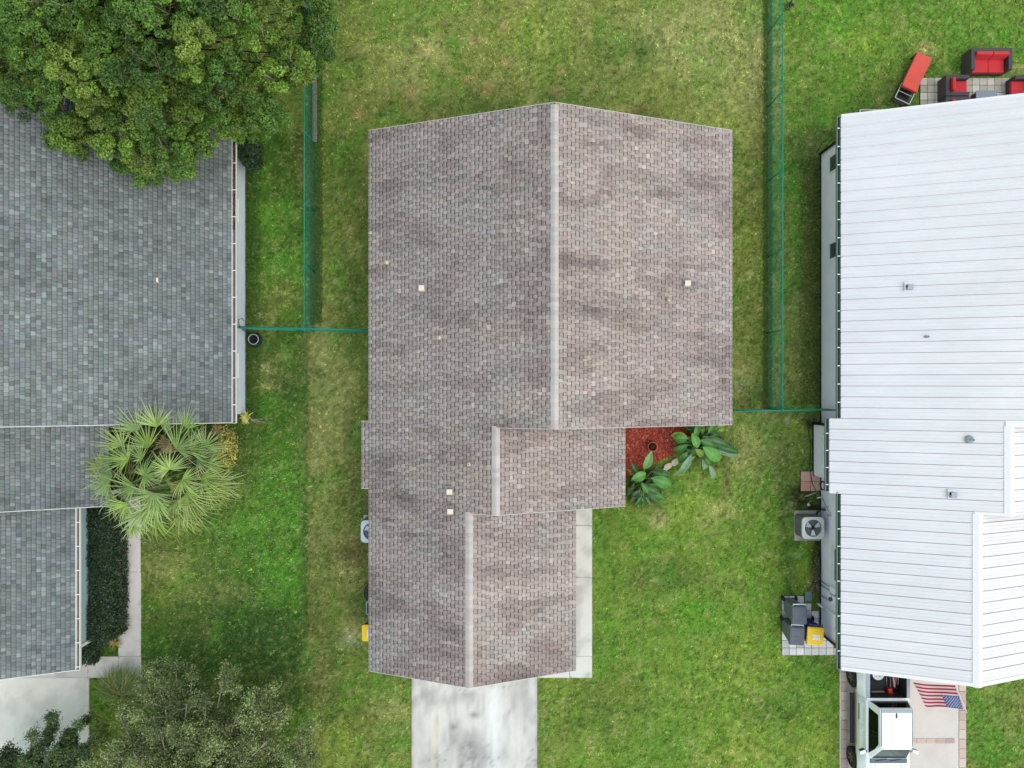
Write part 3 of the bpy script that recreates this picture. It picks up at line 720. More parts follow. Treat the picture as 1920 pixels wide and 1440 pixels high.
for (x, z, y0, y1, s_) in [(-5.18,2.6,-1.33,9.14,-1),(-5.18,2.6,-10.34,-3.79,-1),(-5.469,roofL.z(-5.469),-3.77,-1.35,-1),(r1.xe,2.6,-1.46,9.14,1),(4.09,r2.ze,-4.40,-1.47,1),(2.312,r3.ze,-10.34,-4.41,1)]:
    fa.box2((min(x - s_ * .004, x - s_ * .03), y0, z - .16), (max(x - s_ * .004, x - s_ * .03), y1, z - .02))
fa.build('fascia', M['drip'], hb)
wall_block(hb, 'wall', -1.2, 8.75, [(-4.75,0),(7.36,0),(7.36,2.6),(1.385,zr1-.17),(-4.75,2.6)], M['cream_wall'])
wall_block(hb, 'wall', -4.05, -1.203, [(-4.75,0),(3.65,0),(3.65,2.58),(-.536,zr2-.17),(-4.75,2.6)], M['cream_wall'])
wall_block(hb, 'wall', -9.9, -4.053, [(-4.75,0),(1.88,0),(1.88,2.58),(-1.45,zr3-.17),(-4.75,2.6)], M['cream_wall'])
gd = thing('garage_door', None, None); gd.parent = hb; gd.location = Vector((-1.45, -9.92, 0)) - wloc(hb)
for k in range(4): MB().box2((-3.8, -9.935, .03 + k * .53), (.9, -9.905, .545 + k * .53)).build('door_panel', M['white_trim'], gd, bevel=.006, seg=1)
for (yy, z0) in [(6.5, 1.0), (3.0, 1.0), (-6.2, 1.1)]:
    side_window(hb, -4.75, -1, yy - .5, yy + .5, z0, 2.0)
side_window(hb, 7.36, 1, 4.2, 5.4, .9, 2.0)
box_vent(hb, 790, 540, roofL.z(-3.05)); box_vent(hb, 1290, 531, r1.z(5.95)); box_vent(hb, 842.5, 923, roofL.z(-2.1)); box_vent(hb, 844, 960, roofL.z(-2.08))
pipe_vent(hb, 723, 490, roofL.z(-4.45)); pipe_vent(hb, 822, 632, roofL.z(-2.5)); pipe_vent(hb, 1257, 560, r1.z(5.3)); pipe_vent(hb, 878, 872, roofL.z(-1.48))

# ======== the grey roofed house
hg = thing('house', 'grey shingled house with pale blue walls and white gutters, under the big leafy tree', 'house', (-17, 0, 0), group='houses in a row')
XE = -10.12
g1 = Plane(XE, 2.6, MR, -1, [(-17.0, XE, -1.39, 9.55)]); zg1 = g1.z(-17.0)
g2 = Plane(-14.55, 2.6, MR, -1, [(-19.0, -14.55, -4.40, -1.39)]); zg2 = g2.z(-19.0)
g3 = Plane(-15.76, 2.6, MR, -1, [(-20.0, -15.76, -10.32, -4.40)]); zg3 = g3.z(-20.0)
roof = MB()
for pl, zz_ in ((g1, zg1), (g2, zg2), (g3, zg3)):
    (x0, x1, y0, y1) = pl.strips[0]
    shear_slab(roof, x0, zz_ - .004, x1 - .01, pl.z(x1 - .01) - .004, y0 + .01, y1 - .01, .13, 1)
    shear_slab(roof, x0 - (zz_ - 2.6) / MR, 2.6, x0, zz_ - .004, y0 + .01, y1 - .01, .13)
M['grey_far'] = mat('grey_shingle_far_slope', lin(122, 128, 132), 0.95, noise=[(7, .2, ONE), (60, .15, ONE)])
rg = roof.build('roof', [M['grey_far'], M['deck']], hg)
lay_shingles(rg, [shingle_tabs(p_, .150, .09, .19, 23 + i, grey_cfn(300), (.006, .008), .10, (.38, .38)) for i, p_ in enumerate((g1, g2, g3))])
ridge_caps(rg, -17.0, zg1, -1.39, 9.55, MR, .155, .18, [(130,136,138),(118,124,126)], 4)
rake(rg, [(-17.0,zg1,XE,2.6)], 9.55, M['white_trim'])
rake(rg, [(-17.0,zg1,XE,2.6)], -1.39, M['white_trim'], wd=-.018)
rake(rg, [(-19.0,zg2,-14.55,2.6)], -4.40, M['white_trim'], wd=-.016, lift=.014)
rake(rg, [(-20.0,zg3,-15.76,2.6)], -10.32, M['white_trim'], wd=-.016, lift=.010)
wall_block(hg, 'wall', -1.08, 9.2, [(-23.4,0),(-10.6,0),(-10.6,2.55),(-17,zg1-.17),(-23.4,2.55)], M['blue_wall'])
wall_block(hg, 'wall', -4.0, -1.083, [(-23.0,0),(-16.6,0),(-16.6,2.9),(-19.0,zg2-.17),(-23,2.6)], M['teal_wall'])
wall_block(hg, 'wall', -9.75, -4.003, [(-23.9,0),(-16.15,0),(-16.15,2.52),(-20,zg3-.17),(-23.9,2.52)], M['teal_wall'])
MB().box2((-16.2, -9.86, 0), (-16.09, -9.745, 2.45)).build('corner_board', M['white_trim'], hg)
MB().box2((-10.66, -1.16, 0), (-10.585, -1.075, 2.45)).build('corner_board', M['blue_wall'], hg)
gutter(hg, XE + .005, 1, -1.42, 9.5, 2.6, .97, litter=(5.6, 9.4, 900), first=.55)
gutter(hg, -15.755, 1, -10.34, -4.44, 2.6, .87, first=.55)
fl = MB(); fl.box2((-15.99, -9.97, 2.0), (-15.89, -9.87, 2.12)); fl.build('flood_light', M['white_trim'], hg, bevel=.02)
side_window(hg, -10.6, 1, 6.3, 7.05, .95, 2.0); side_window(hg, -10.6, 1, .32, 1.12, .95, 2.0)
box_vent(hg, 291, 526, g1.z(-12.0))
MB().box2((-14.95, -4.1, 0), (-14.83, -3.98, 2.5)).build('porch_post', M['white_trim'], hg)
n = 700; lx = NR.normal(360, 12, n) + NR.normal(0, 4, n); ly = NR.uniform(212, 282, n); q_ = (lx - 960) * 24.9 / F
lz = np.array([g1.z(v) for v in q_]) + .012
leaf_cards('leaf_litter', np.stack([(lx - 960) * (H - lz) / F, (720 - ly) * (H - lz) / F, lz], 1), .02, .04, [(128,84,58),(104,72,52),(150,104,72)], M['litter'], rg, flat=1.5)['kind'] = 'stuff'


# ======== the white metal roofed house
hw = thing('house', 'house with white ribbed metal roof and grey walls, beside the white pickup truck', 'house', (15, 0, 0), group='houses in a row')
MW = .356
w1 = Plane(11.87, 2.6, MW, 1, None); zw1 = w1.z(18.44); zw2 = w1.z(16.74); zw3 = w1.z(15.88)
strips = [(18.44, -1.43, 9.68, zw1), (16.74, -4.43, -1.43, zw2), (15.88, -10.31, -4.43, zw3)]
roof = MB()
for (xr, y0, y1, zr) in strips:
    shear_slab(roof, 11.875, w1.z(11.875) - .03, xr, zr - .03, y0 + .01, y1 - .01, .12)
    shear_slab(roof, xr, zr - .03, 2 * xr - 11.875, w1.z(11.875) - .03, y0 + .01, y1 - .01, .12)
shear_slab(roof, 11.515, w1.z(11.515) - .03, 11.875, w1.z(11.875) - .03, -3.88, -1.26, .12)
rw = roof.build('roof', M['deck'], hw)
panels = {}
PW = .3893
def metal_panel(xlo, xhi, y, ztop_x, d, last=False):
    """one roofing sheet seen from above; slope rises towards the ridge; d=+1 west slope, -1 east slope"""
    key = (round(xlo, 3), round(xhi, 3), d)
    if key not in panels:
        prof = [(.005, -.012), (.008, .034), (.038, .034), (.046, .001), (.132, .0), (.142, .010), (.160, .010), (.170, .0), (.255, .0), (.265, .010), (.283, .010), (.293, .0), (PW - .004, .0)]
        mb = MB(); n = len(prof); zl, zh = w1.z(xlo if d > 0 else 2 * ztop_x - xlo), w1.z(xhi if d > 0 else 2 * ztop_x - xhi)
        a = [(xlo, -p_[0], zl + p_[1] - .002) for p_ in prof]; b = [(xhi, -p_[0], zh + p_[1] - .002) for p_ in prof]
        mb.poly(a + b, [(i, i + 1, i + 1 + n, i + n) for i in range(n - 1)])
        e = xlo if d > 0 else xhi
        src = a if d > 0 else b
        mb.poly([(p_[0], p_[1], p_[2] - .03) for p_ in src] + src, [(i, i + 1, i + 1 + n, i + n) for i in range(n - 1)])
        o = mb.build('roof_panel', M['metal_roof'], rw, local=True, recalc=False)
        me = o.data
        panels[key] = o
        o.location = Vector((0, y, 0)) - wloc(rw); return
    o = panels[key].copy(); COL.objects.link(o); o.location = Vector((0, y, 0)) - wloc(rw)
y = 9.66
for i in range(28 + 8 + 15):
    xr = strips[0 if i < 28 else (1 if i < 36 else 2)][0]; xl = 11.51 if 28 <= i < 35 else 11.87
    metal_panel(xl, xr - .05, y, xr, 1); metal_panel(xr + .05, 2 * xr - 11.87, y, xr, -1)
    y -= PW
for (xr, y0, y1, zr) in strips:
    mb = MB()
    mb.poly([(xr-.17,y0-.03,zr-.17*MW+.028),(xr,y0-.03,zr+.04),(xr+.17,y0-.03,zr-.17*MW+.028),(xr-.17,y1+.02,zr-.17*MW+.028),(xr,y1+.02,zr+.04),(xr+.17,y1+.02,zr-.17*MW+.028),
             (xr-.17,y0-.03,zr-.17*MW),(xr+.17,y0-.03,zr-.17*MW),(xr-.17,y1+.02,zr-.17*MW),(xr+.17,y1+.02,zr-.17*MW)],
            [(0,1,4,3),(1,2,5,4),(6,0,3,8),(2,7,9,5),(6,7,2,1,0),(8,3,4,5,9)])
    mb.build('ridge_cap', M['metal_flash'], rw)
xl_ = 11.87
def mrake(x0, z0, x1, z1, xr, y, wd):
    mb = MB(); a, b = (y, y + wd) if wd > 0 else (y + wd, y)
    shear_slab(mb, x0, z0 + .03, x1, z1 + .03, a, b, .17)
    return mb.build('rake_trim', M['metal_flash'], rw)
mrake(11.87, 2.6, 18.44, zw1, 0, 9.60, .12); mrake(18.44, zw1, 25.0, 2.6, 0, 9.60, .12)
mrake(16.60, zw2-.03, 18.44, zw1, 0, -1.235, -.2); mrake(18.44, zw1, 25.0, 2.6, 0, -1.235, -.2)
mrake(15.75, zw3-.03, 16.74, zw2, 0, -4.35, -.09); mrake(16.74, zw2, 21.6, 2.6, 0, -4.35, -.09)
mrake(11.87, 2.6, 15.88, zw3, 0, -10.19, -.13); mrake(15.88, zw3, 19.9, 2.6, 0, -10.19, -.13)
wall_block(hw, 'wall', -1.25, 9.18, [(12.28,0.06),(24.6,0.06),(24.6,2.55),(18.44,zw1-.2),(12.28,2.6)], M['grey_wall'])
wall_block(hw, 'wall', -4.0, -1.253, [(12.285,0.06),(20.8,0.06),(20.8,2.55),(16.74,zw2-.2),(12.285,2.6)], M['grey_wall'])
wall_block(hw, 'wall', -9.9, -4.003, [(12.27,0.06),(19.4,0.06),(19.4,2.55),(15.88,zw3-.2),(12.27,2.6)], M['grey_wall'])
wall_block(hw, 'bay_wall', -3.62, -1.62, [(11.98,0.06),(12.28,0.06),(12.28,2.6),(11.98,2.5)], M['grey_wall'])
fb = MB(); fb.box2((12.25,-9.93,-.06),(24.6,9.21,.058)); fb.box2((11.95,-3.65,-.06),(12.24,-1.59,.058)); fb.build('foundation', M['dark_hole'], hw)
gutter(hw, 11.865, -1, -1.24, 9.66, w1.z(11.865) - .02, .66, wd=.125, mats=('valve', 'gutter_dark', 'gutter'), first=.42)
gutter(hw, 11.505, -1, -3.9, -1.24, w1.z(11.505) - .02, .62, wd=.125, mats=('valve', 'gutter_dark', 'gutter'), first=.55)
gutter(hw, 11.865, -1, -10.30, -3.9, w1.z(11.865) - .02, .63, wd=.125, mats=('valve', 'gutter_dark', 'gutter'), first=.7)
side_window(hw, 12.28, -1, 8.15, 8.72, .82, 1.9, mats=('white_trim', 'glass'), sill=False, mullion=False)
side_window(hw, 12.28, -1, 4.82, 5.38, .82, 1.9, mats=('white_trim', 'glass'), sill=False, mullion=False)
side_window(hw, 11.98, -1, -3.15, -2.02, 1.05, 2.0, mullion=False)
side_window(hw, 12.27, -1, -7.45, -6.25, 1.25, 2.0, mullion=False)
box_vent(hw, 1708, 538, w1.z(13.9), 'vent_grey', w=.2, hgt=.16); box_vent(hw, 1790, 929, w1.z(15.15), 'vent_grey', w=.2, hgt=.16)
pipe_vent(hw, 1741, 631, w1.z(14.15), .042, .22, True); pipe_vent(hw, 1826, 825, w1.z(15.75), .042, .22, True)
dp = MB(); dp.tube([(12.22, 9.13, .05), (12.22, 9.13, 2.1), (11.95, 9.13, 2.4)], .05, 8); dp.build('downspout', M['black'], hw)
dp = MB(); dp.tube([(12.2, -9.86, .05), (12.2, -9.86, 2.05), (11.95, -9.86, 2.35)], .05, 8); dp.build('downspout', M['black'], hw)
dp = MB(); dp.tube([(11.95, -1.55, .05), (11.95, -1.55, 2.1), (11.6, -1.5, 2.3)], .05, 8); dp.build('downspout', M['black'], hw)
gd = thing('garage_door', None, None); gd.parent = hw; gd.location = Vector((15.5, -9.92, 0)) - wloc(hw)
for k in range(4): MB().box2((13.5, -9.935, .03 + k * .53), (17.6, -9.905, .545 + k * .53)).build('door_panel', M['white_trim'], gd, bevel=.006, seg=1)
# meters, conduit and lamp on the side wall
mt = thing('electric_meter', None, None); mt.parent = hw; mt.location = Vector((12.2, -8.1, 1.2)) - wloc(hw)
MB().box2((12.12, -8.30, 1.0), (12.268, -8.02, 1.5)).build('meter_box', M['grey_wall'], mt, bevel=.01)
MB().box2((12.14, -7.95, 1.1), (12.268, -7.72, 1.45)).build('breaker_box', M['grey_wall'], mt, bevel=.01)
MB().lathe([(.085, 0), (.085, .07), (.06, .1), (0, .11)], (12.12, -8.16, 1.3), 16, rot=Matrix.Rotation(-math.pi / 2, 3, 'Y')).build('dial', M['glass'], mt)
pc_ = MB(); 
for yy in (-7.8, -7.95, -8.35): pc_.tube([(12.22, yy, .02), (12.22, yy, 1.05)], .018, 6)
pc_.build('conduit', M['galv'], mt)
MB().tube([(12.2, -8.74, 0), (12.2, -8.74, 2.35)], .045, 8).build('conduit', M['grey_wall'], hw)
MB().tube([(12.12, -8.72, 0), (12.12, -8.72, .5)], .04, 8).build('conduit', M['grey_wall'], hw)
MB().lathe([(.03, 0), (.03, .08), (.09, .1), (.1, .2), (0, .22)], (12.265, -9.15, 1.75), 14, rot=Matrix.Rotation(-math.pi / 2, 3, 'Y')).build('wall_lamp', M['white_trim'], hw)
fc = MB()
fc.tube([(12.26, -4.75, .75), (12.16, -4.75, .78), (12.12, -4.75, .70)], .018, 6); fc.tube([(12.26, -5.05, .95), (12.14, -5.05, .95)], .022, 6); fc.box((12.15, -5.05, .95), (.05, .12, .05))
fc.tube([(12.24, -4.55, .02), (12.24, -4.56, .3), (12.24, -4.8, .6), (12.24, -5.0, .9)], .012, 6)
fc.build('spigot', M['galv'], hw)
# ---------------------------------------------------------------- chain link fences
def chain_link(name, label, p0, p1, h, posts, gate=None):
    p0 = Vector((p0[0], p0[1], 0)); p1 = Vector((p1[0], p1[1], 0)); L = (p1 - p0).length; u = (p1 - p0) / L; nrm = Vector((-u.y, u.x, 0))
    f = thing(name, label, 'fence', p0, group='green chain link fences')
    mb = MB(); step = .10; r = .0023
    for d in (1, -1):
        k = -h if d > 0 else 0
        while k < (L if d > 0 else L + h):
            s0 = max(k, 0) if d > 0 else min(k, L); t0 = (s0 - k) * d
            s1 = min(k + h, L) if d > 0 else max(k - h, 0); t1 = (s1 - k) * d
            if t1 - t0 > .03:
                a = p0 + u * s0 + Vector((0, 0, t0 + .03)) + nrm * .004 * d; b = p0 + u * s1 + Vector((0, 0, t1 + .03)) + nrm * .004 * d
                mb.tube([a, b], r, 3, smooth=False)
            k += step
    mb.build('chain_link_mesh', M['green_wire'], f, recalc=False)
    q = MB(); q.tube([p0 + Vector((0, 0, h + .03)), p1 + Vector((0, 0, h + .03))], .021, 8); q.build('top_rail', M['green_coat'], f)
    q = MB(); q.tube([p0 + Vector((0, 0, .05)), p1 + Vector((0, 0, .05))], .006, 4); q.build('tension_wire', M['green_wire'], f)
    proto = None
    for s in posts:
        if proto is None:
            a = p0 + u * s
            q = MB(); q.tube([a + Vector((0, 0, -.05)), a + Vector((0, 0, h + .04))], .028, 8); q.lathe([(.034, 0), (.034, .03), (.02, .055), (0, .06)], a + Vector((0, 0, h + .04)), 8)
            proto = q.build('post', M['green_coat'], f); s_ = s
            q = MB(); q.lathe([(.038, 0), (.038, .03), (.02, .04)], a + Vector((0, 0, h + .012)), 8); c0 = q.build('post_cap', M['galv'], proto)
        else:
            o = proto.copy(); COL.objects.link(o); o.location = proto.location + u * (s - s_)
            c = c0.copy(); COL.objects.link(c); c.parent = o
    return f
chain_link('chain_link_fence', 'green chain link fence along the grey roofed house, its upper end under the leafy tree', (-7.85, 2.13), (-7.85, 17.2), 1.38, [.01, 2.35, 4.72, 7.4, 10.0, 12.6])
chain_link('chain_link_fence', 'short green chain link fence from the pale blue wall to the brown roofed house', (-10.52, 2.17), (-4.85, 2.02), 1.38, [.03, 2.2, 2.67, 5.6])
chain_link('chain_link_fence', 'long green chain link fence between the brown roof and the white metal roof', (10.17, -.97), (10.17, 17.0), 1.52, [.01, 3.0, 6.02, 9.02, 11.98, 14.9])
chain_link('chain_link_fence', 'short green chain link fence joining the brown roofed house to the grey walls', (7.4, -1.03), (12.24, -.98), 1.52, [.03, 1.35, 2.77, 3.25, 4.75])

M['bark_dark'] = mat('dark_bark', lin(62, 54, 46), 0.9, noise=[(12, 0.3, (1, 1, 0.3))])
# ---------------------------------------------------------------- leafy trees
def in_poly(X, Y, poly):
    X = np.asarray(X, float); Y = np.asarray(Y, float); r = np.zeros(X.shape, bool); n = len(poly)
    for i in range(n):
        x0, y0 = poly[i]; x1, y1 = poly[(i + 1) % n]
        if y0 == y1: continue
        r ^= ((y0 > Y) != (y1 > Y)) & (X < (x1 - x0) * (Y - y0) / (y1 - y0) + x0)
    return r
def seg_dist(X, Y, poly):
    d = np.full(np.shape(X), 1e9)
    for i in range(len(poly)):
        x0, y0 = poly[i]; x1, y1 = poly[(i + 1) % len(poly)]
        t = np.clip(((X - x0) * (x1 - x0) + (Y - y0) * (y1 - y0)) / ((x1 - x0) ** 2 + (y1 - y0) ** 2 + 1e-9), 0, 1)
        d = np.minimum(d, np.hypot(X - x0 - t * (x1 - x0), Y - y0 - t * (y1 - y0)))
    return d

tree = thing('broadleaf_tree', 'big dense leafy green tree overhanging the grey shingle roof', 'tree', (-15.0, 12.5, 0))
CROWN = [(-160,-260),(640,-260),(632,0),(630,45),(604,78),(612,118),(592,148),(560,165),(526,188),(530,240),(492,258),(440,250),(412,272),(376,268),(372,300),(342,330),(302,346),(252,336),(218,306),(190,296),(168,286),(140,282),(118,290),(92,268),(80,236),(62,212),(44,226),(20,224),(0,204),(-160,190)]
EXTRA = []
lob = []
tries = 0
while tries < 9000 and len(lob) < 205:
    tries += 1
    X = rnd.uniform(-140, 640); Y = rnd.uniform(-250, 345)
    if not in_poly(X, Y, CROWN): continue
    dd = float(seg_dist(np.array(X), np.array(Y), CROWN))
    if dd < 20: continue
    r_ = rnd.uniform(.42, .86) * (1 if dd > 45 else .66)
    if dd < r_ * 52: r_ = max(.32, (dd) / 58)
    z = 4.5 + 3.0 * min(dd / 170, 1) ** .7 + rnd.uniform(-.75, .55)
    p = P(X, Y, z)
    if all((Vector((p.x - q[0], p.y - q[1], (p.z - q[2]) * .55))).length > .68 * (r_ + q[3]) * .92 for q in lob):
        lob.append((p.x, p.y, p.z, r_))
for (X, Y, z, r_) in [(505,222,4.9,.6),(465,232,4.8,.55),(430,232,5.0,.55),(400,245,4.7,.5),(372,262,4.5,.45),(340,290,4.6,.55),(312,318,4.4,.5),(270,315,4.6,.6),(240,296,4.8,.6),(350,312,4.3,.4),(596,100,5.4,.45),(608,60,5.4,.5),(560,140,5.2,.45),(120,262,4.7,.5),(150,268,4.7,.5),(40,205,4.8,.45),(5,190,4.7,.5)]:
    p = P(X, Y, z); lob.append((p.x, p.y, p.z, r_))
top = list(lob)
for (x, y, z, r_) in top:      # a lower storey of foliage that closes the gaps
    if r_ > .5 and z > 5.2: lob.append((x + rnd.uniform(-.7, .7), y + rnd.uniform(-.5, .7), z - rnd.uniform(1.1, 1.7), r_ * .9))
C, N, tone = [], [], []
hues = np.array([lin(*c) for c in [(86,116,40),(78,108,38),(100,128,46),(82,114,42),(72,102,40),(106,126,50)]])
for (x, y, z, r_) in lob:
    # sub clumps over the top of the lobe
    k = max(10, int(30 * (r_ / .8) ** 2)); hue = hues[rnd.randrange(len(hues))] * rnd.uniform(.85, 1.5)
    for _ in range(k):
        v = NR.normal(size=3); v[2] = abs(v[2]) * .95 - .12; v /= np.linalg.norm(v)
        cx = np.array([x, y, z]) + v * r_ * np.array([1, 1, .85]) * NR.uniform(.66, 1.0); rs = NR.uniform(.10, .23)
        m = int(150 * (rs / .19) ** 2)
        w_ = NR.normal(size=(m, 3)); w_ /= np.linalg.norm(w_, axis=1)[:, None]; w_[:, 2] = w_[:, 2] * .8 + .15
        C.append(cx + w_ * rs * NR.uniform(.7, 1.08, m)[:, None]); N.append(w_ * .7 + np.array([0, 0, .6])); tone.append(np.tile(hue * rnd.uniform(.72, 1.32), (m, 1)))
C = np.concatenate(C); N = np.concatenate(N); tone = np.concatenate(tone)
cr = leaf_cards('crown', C, .028, .052, [(255,255,255)], M['leaf'], tree, normal=N, jitter=.38, colmul=tone, aspect=.6)
print('big tree leaves', len(C))
mb = MB(); mb.tube([(-15.0, 12.5, -.1), (-14.9, 12.4, 1.2), (-14.8, 12.2, 2.6), (-14.7, 12.0, 3.6)], [.42, .34, .3, .26], 10)
mb.build('trunk', M['bark_dark'], tree)
mb = MB()
for (x, y, z, r_) in top:
    a = Vector((-14.8, 12.2, 2.8 + rnd.uniform(0, .8))); b = Vector((x, y, z - r_ * .2)); m1 = a.lerp(b, .45) + Vector((rnd.uniform(-.2, .2), rnd.uniform(-.2, .2), rnd.uniform(.0, .4)))
    mb.tube([a, m1, b], [.05, .03, .012], 5, mat=1)
    for _ in range(3):      # bare pale twigs showing through the leaves
        v = Vector((rnd.gauss(0, 1), rnd.gauss(0, 1), abs(rnd.gauss(0, 1)) + .6)).normalized()
        e = Vector((x, y, z)) + v * r_ * rnd.uniform(.95, 1.12)
        mb.tube([b, b.lerp(e, .6) + Vector((rnd.uniform(-.1, .1), rnd.uniform(-.1, .1), 0)), e], [.014, .010, .004], 4)
mb.build('branches', [M['twig'], M['bark_dark']], tree)

def airy_tree(name, label, base, limbs, leaves_per, lsize, pal, seed, cat='tree', spread=.2, reach=(.35, .8), nsub=7, trunk_r=.14, pw=None, ntw=5):
    """trunk, limbs reaching the given points, sprays of small leaves along the twigs"""
    r = random.Random(seed); base = Vector(base)
    t = thing(name, label, cat, base); fork = base + Vector((r.uniform(-.1, .1), r.uniform(-.1, .1), 1.5))
    MB().tube([base + Vector((0, 0, -.1)), base.lerp(fork, .5) + Vector((.06, .03, 0)), fork], [trunk_r, trunk_r * .85, trunk_r * .7], 8).build('trunk', M['bark'], t)
    mb = MB(); C = []; tn = []
    for L in limbs:
        L = Vector(L); mid = fork.lerp(L, .5) + Vector((r.uniform(-.2, .2), r.uniform(-.2, .2), .25))
        mb.tube([fork, mid, L], [trunk_r * .45, trunk_r * .28, .018], 5)
        for k in range(nsub):
            s = fork.lerp(mid, r.uniform(.5, 1)) if r.random() < .25 else mid.lerp(L, r.uniform(.1, 1))
            out_ = (L - fork); out_.z *= .4; out_ = out_.normalized()
            dirv = (out_ + Vector((r.gauss(0, .75), r.gauss(0, .75), r.gauss(.15, .45)))).normalized()
            e = s + dirv * r.uniform(*reach); md = s.lerp(e, .5) + Vector((r.uniform(-.08, .08), r.uniform(-.08, .08), .05))
            mb.tube([s, md, e], [.018, .013, .006], 4)
            tone_ = r.uniform(.42, 1.35)
            for q in range(ntw):
                a = s.lerp(e, r.uniform(.25, 1)); v = (dirv + Vector((r.gauss(0, .8), r.gauss(0, .8), r.gauss(0.1, .4)))).normalized(); ln = r.uniform(.12, .32)
                mb.tube([a, a + v * ln], [.006, .003], 3, smooth=False)
                m = leaves_per; tt = NR.uniform(.1, 1.05, m)
                pts = np.array(a)[None] + np.array(v)[None] * (ln * tt)[:, None] + NR.normal(size=(m, 3)) * spread * .28
                C.append(pts); tn.append(np.full((m, 3), tone_ * r.uniform(.85, 1.15)))
    mb.build('branches', M['twig'], t)
    C = np.concatenate(C); tn = np.concatenate(tn)
    leaf_cards('crown', C, lsize * .7, lsize * 1.2, pal, M['leaf'], t, flat=.35, colmul=tn, aspect=.45, pw=pw)
    print(name, len(C)); return t
pal_olive = [(108,124,68),(90,106,56),(130,142,88),(74,94,50),(140,154,80),(158,164,116)]
limbs = [P(X, Y, z) for (X, Y, z) in [(300,1290,3.1),(360,1245,3.0),(350,1320,3.8),(420,1265,3.3),(490,1295,3.4),(445,1340,4.0),(530,1330,3.1),(560,1385,3.0),(500,1390,4.0),(400,1390,4.4),(300,1370,4.0),(265,1330,3.4),(225,1345,3.2),(200,1390,3.2),(250,1410,3.8),(330,1430,4.4),(440,1440,4.4),(545,1440,3.4),(590,1440,2.8),(370,1480,4.6),(280,1480,4.0),(480,1490,4.0),(200,1450,3.1),(420,1560,4.0),(320,1560,4.0),(520,1540,3.4),(240,1540,3.4),(330,1255,2.6),(290,1250,2.7),(470,1320,3.6),(385,1345,4.2),(345,1385,4.3),(460,1400,4.3),(570,1420,3.0),(505,1345,3.5),(310,1330,3.6)]]
airy_tree('oak_tree', 'airy olive green tree with pale bare twigs over the shaded lawn below the hedge', P(385, 1500, 0), limbs, 44, .042, pal_olive, 5, nsub=15, spread=.36, ntw=7)
limbs = [P(X, Y, z) for (X, Y, z) in [(100,1352,2.6),(60,1385,2.9),(20,1405,2.8),(-30,1440,2.8),(70,1430,3.2),(110,1405,3.0),(140,1380,2.6),(150,1430,2.8),(30,1470,3.2),(100,1480,3.2),(-40,1500,3.0),(160,1490,2.8),(60,1530,3),(150,1355,2.3),(85,1400,3.0),(125,1425,3.0),(10,1430,2.9),(165,1400,2.8),(175,1440,2.9),(120,1440,3.1),(50,1440,3.1),(150,1395,2.9),(30,1425,3.0),(90,1420,3.2),(0,1450,3.0)]]
airy_tree('young_tree', 'small sparse dark green tree overhanging the pale driveway', P(80, 1520, 0), limbs, 75, .044, [(74,98,54),(90,112,62),(62,86,48),(102,122,68)], 9, nsub=13, reach=(.2, .5), trunk_r=.09, spread=.28)

def shrub(name, label, c, rad, n, s0, s1, pal, cat='shrub', group=None, mat_='leaf', seed=3, core=True, pw=None):
    t = thing(name, label, cat, (c[0], c[1], 0), group=group); r = random.Random(seed)
    w_ = NR.normal(size=(n, 3)); w_ /= np.linalg.norm(w_, axis=1)[:, None]
    lump = 1 + .25 * (vnoise(w_[:, 0] * 2.5 + 9, w_[:, 1] * 2.5 + w_[:, 2] * 3 + 5, seed) - .5) * 2
    pts = np.array(c) + w_ * np.array(rad) * (lump * NR.uniform(.6, 1.05, n))[:, None]; pts[:, 2] = np.maximum(pts[:, 2], .02)
    leaf_cards('foliage', pts, s0, s1, pal, M[mat_], t, normal=w_ * .7 + np.array([0, 0, .6]), colmul=np.repeat((.75 + .5 * vnoise(pts[:, 0] * 6, pts[:, 1] * 6, seed))[:, None], 3, 1), pw=pw)
    mb = MB()
    for k in range(9):
        v = Vector((r.gauss(0, 1) * rad[0], r.gauss(0, 1) * rad[1], abs(r.gauss(0, .8)) * rad[2])) * .5
        mb.tube([(c[0] + r.uniform(-.05, .05), c[1] + r.uniform(-.05, .05), -.03), Vector((c[0], c[1], c[2] * .5)) + v * .5, Vector(c) + v], [.02, .014, .005], 5)
    mb.build('stems', M['twig'], t)
    return t
shrub('shrub', 'dark green shrub against the pale blue wall below the leafy tree', (P(457, 287, 1.3).x + .12, P(457, 280, 1.3).y, 1.0), (.42, .75, .85), 3600, .03, .06, [(52,78,46),(42,66,40),(66,92,50),(36,56,36)], seed=4)

# hedge under the garage wall
hd = thing('hedge', 'dense dark green hedge between the garage wall and the walkway', 'hedge', (-15.9, -8.0, 0))
n = 26000
def hedge_pts(n, x0, x1, y0, y1, h):
    X = NR.uniform(x0, x1, n); Y = NR.uniform(y0, y1, n); Z = np.full(n, h) * (1 + .10 * (fbm(X * 2.2, Y * 2.2, 81) - .5) * 2)
    side = NR.random(n) < .35; Z[side] *= NR.uniform(.1, 1, side.sum()); e = NR.random(n)
    X = np.where(side, np.where(e < .6, x1, np.where(e < .75, x0, X)), X); Y = np.where(side & (e > .75), np.where(NR.random(n) < .5, y0, y1), Y)
    wob = .07 * (fbm(Y * 3, Z * 3, 91) - .5) * 2
    return np.stack([X + wob + NR.normal(0, .035, n), Y + NR.normal(0, .04, n), Z + NR.normal(0, .05, n)], 1)
p1_ = hedge_pts(24000, -16.08, -15.22, -9.7, -4.6, 1.25); p2_ = hedge_pts(7000, -16.7, -15.5, -10.75, -9.72, .85)
cut = ~((p2_[:, 0] - -15.5) * .8 - (p2_[:, 1] + 10.0) > -.1); p2_ = p2_[cut]
p3_ = hedge_pts(2600, -18.3, -16.4, -10.98, -10.62, .35); pts = np.concatenate([p1_, p2_, p3_])
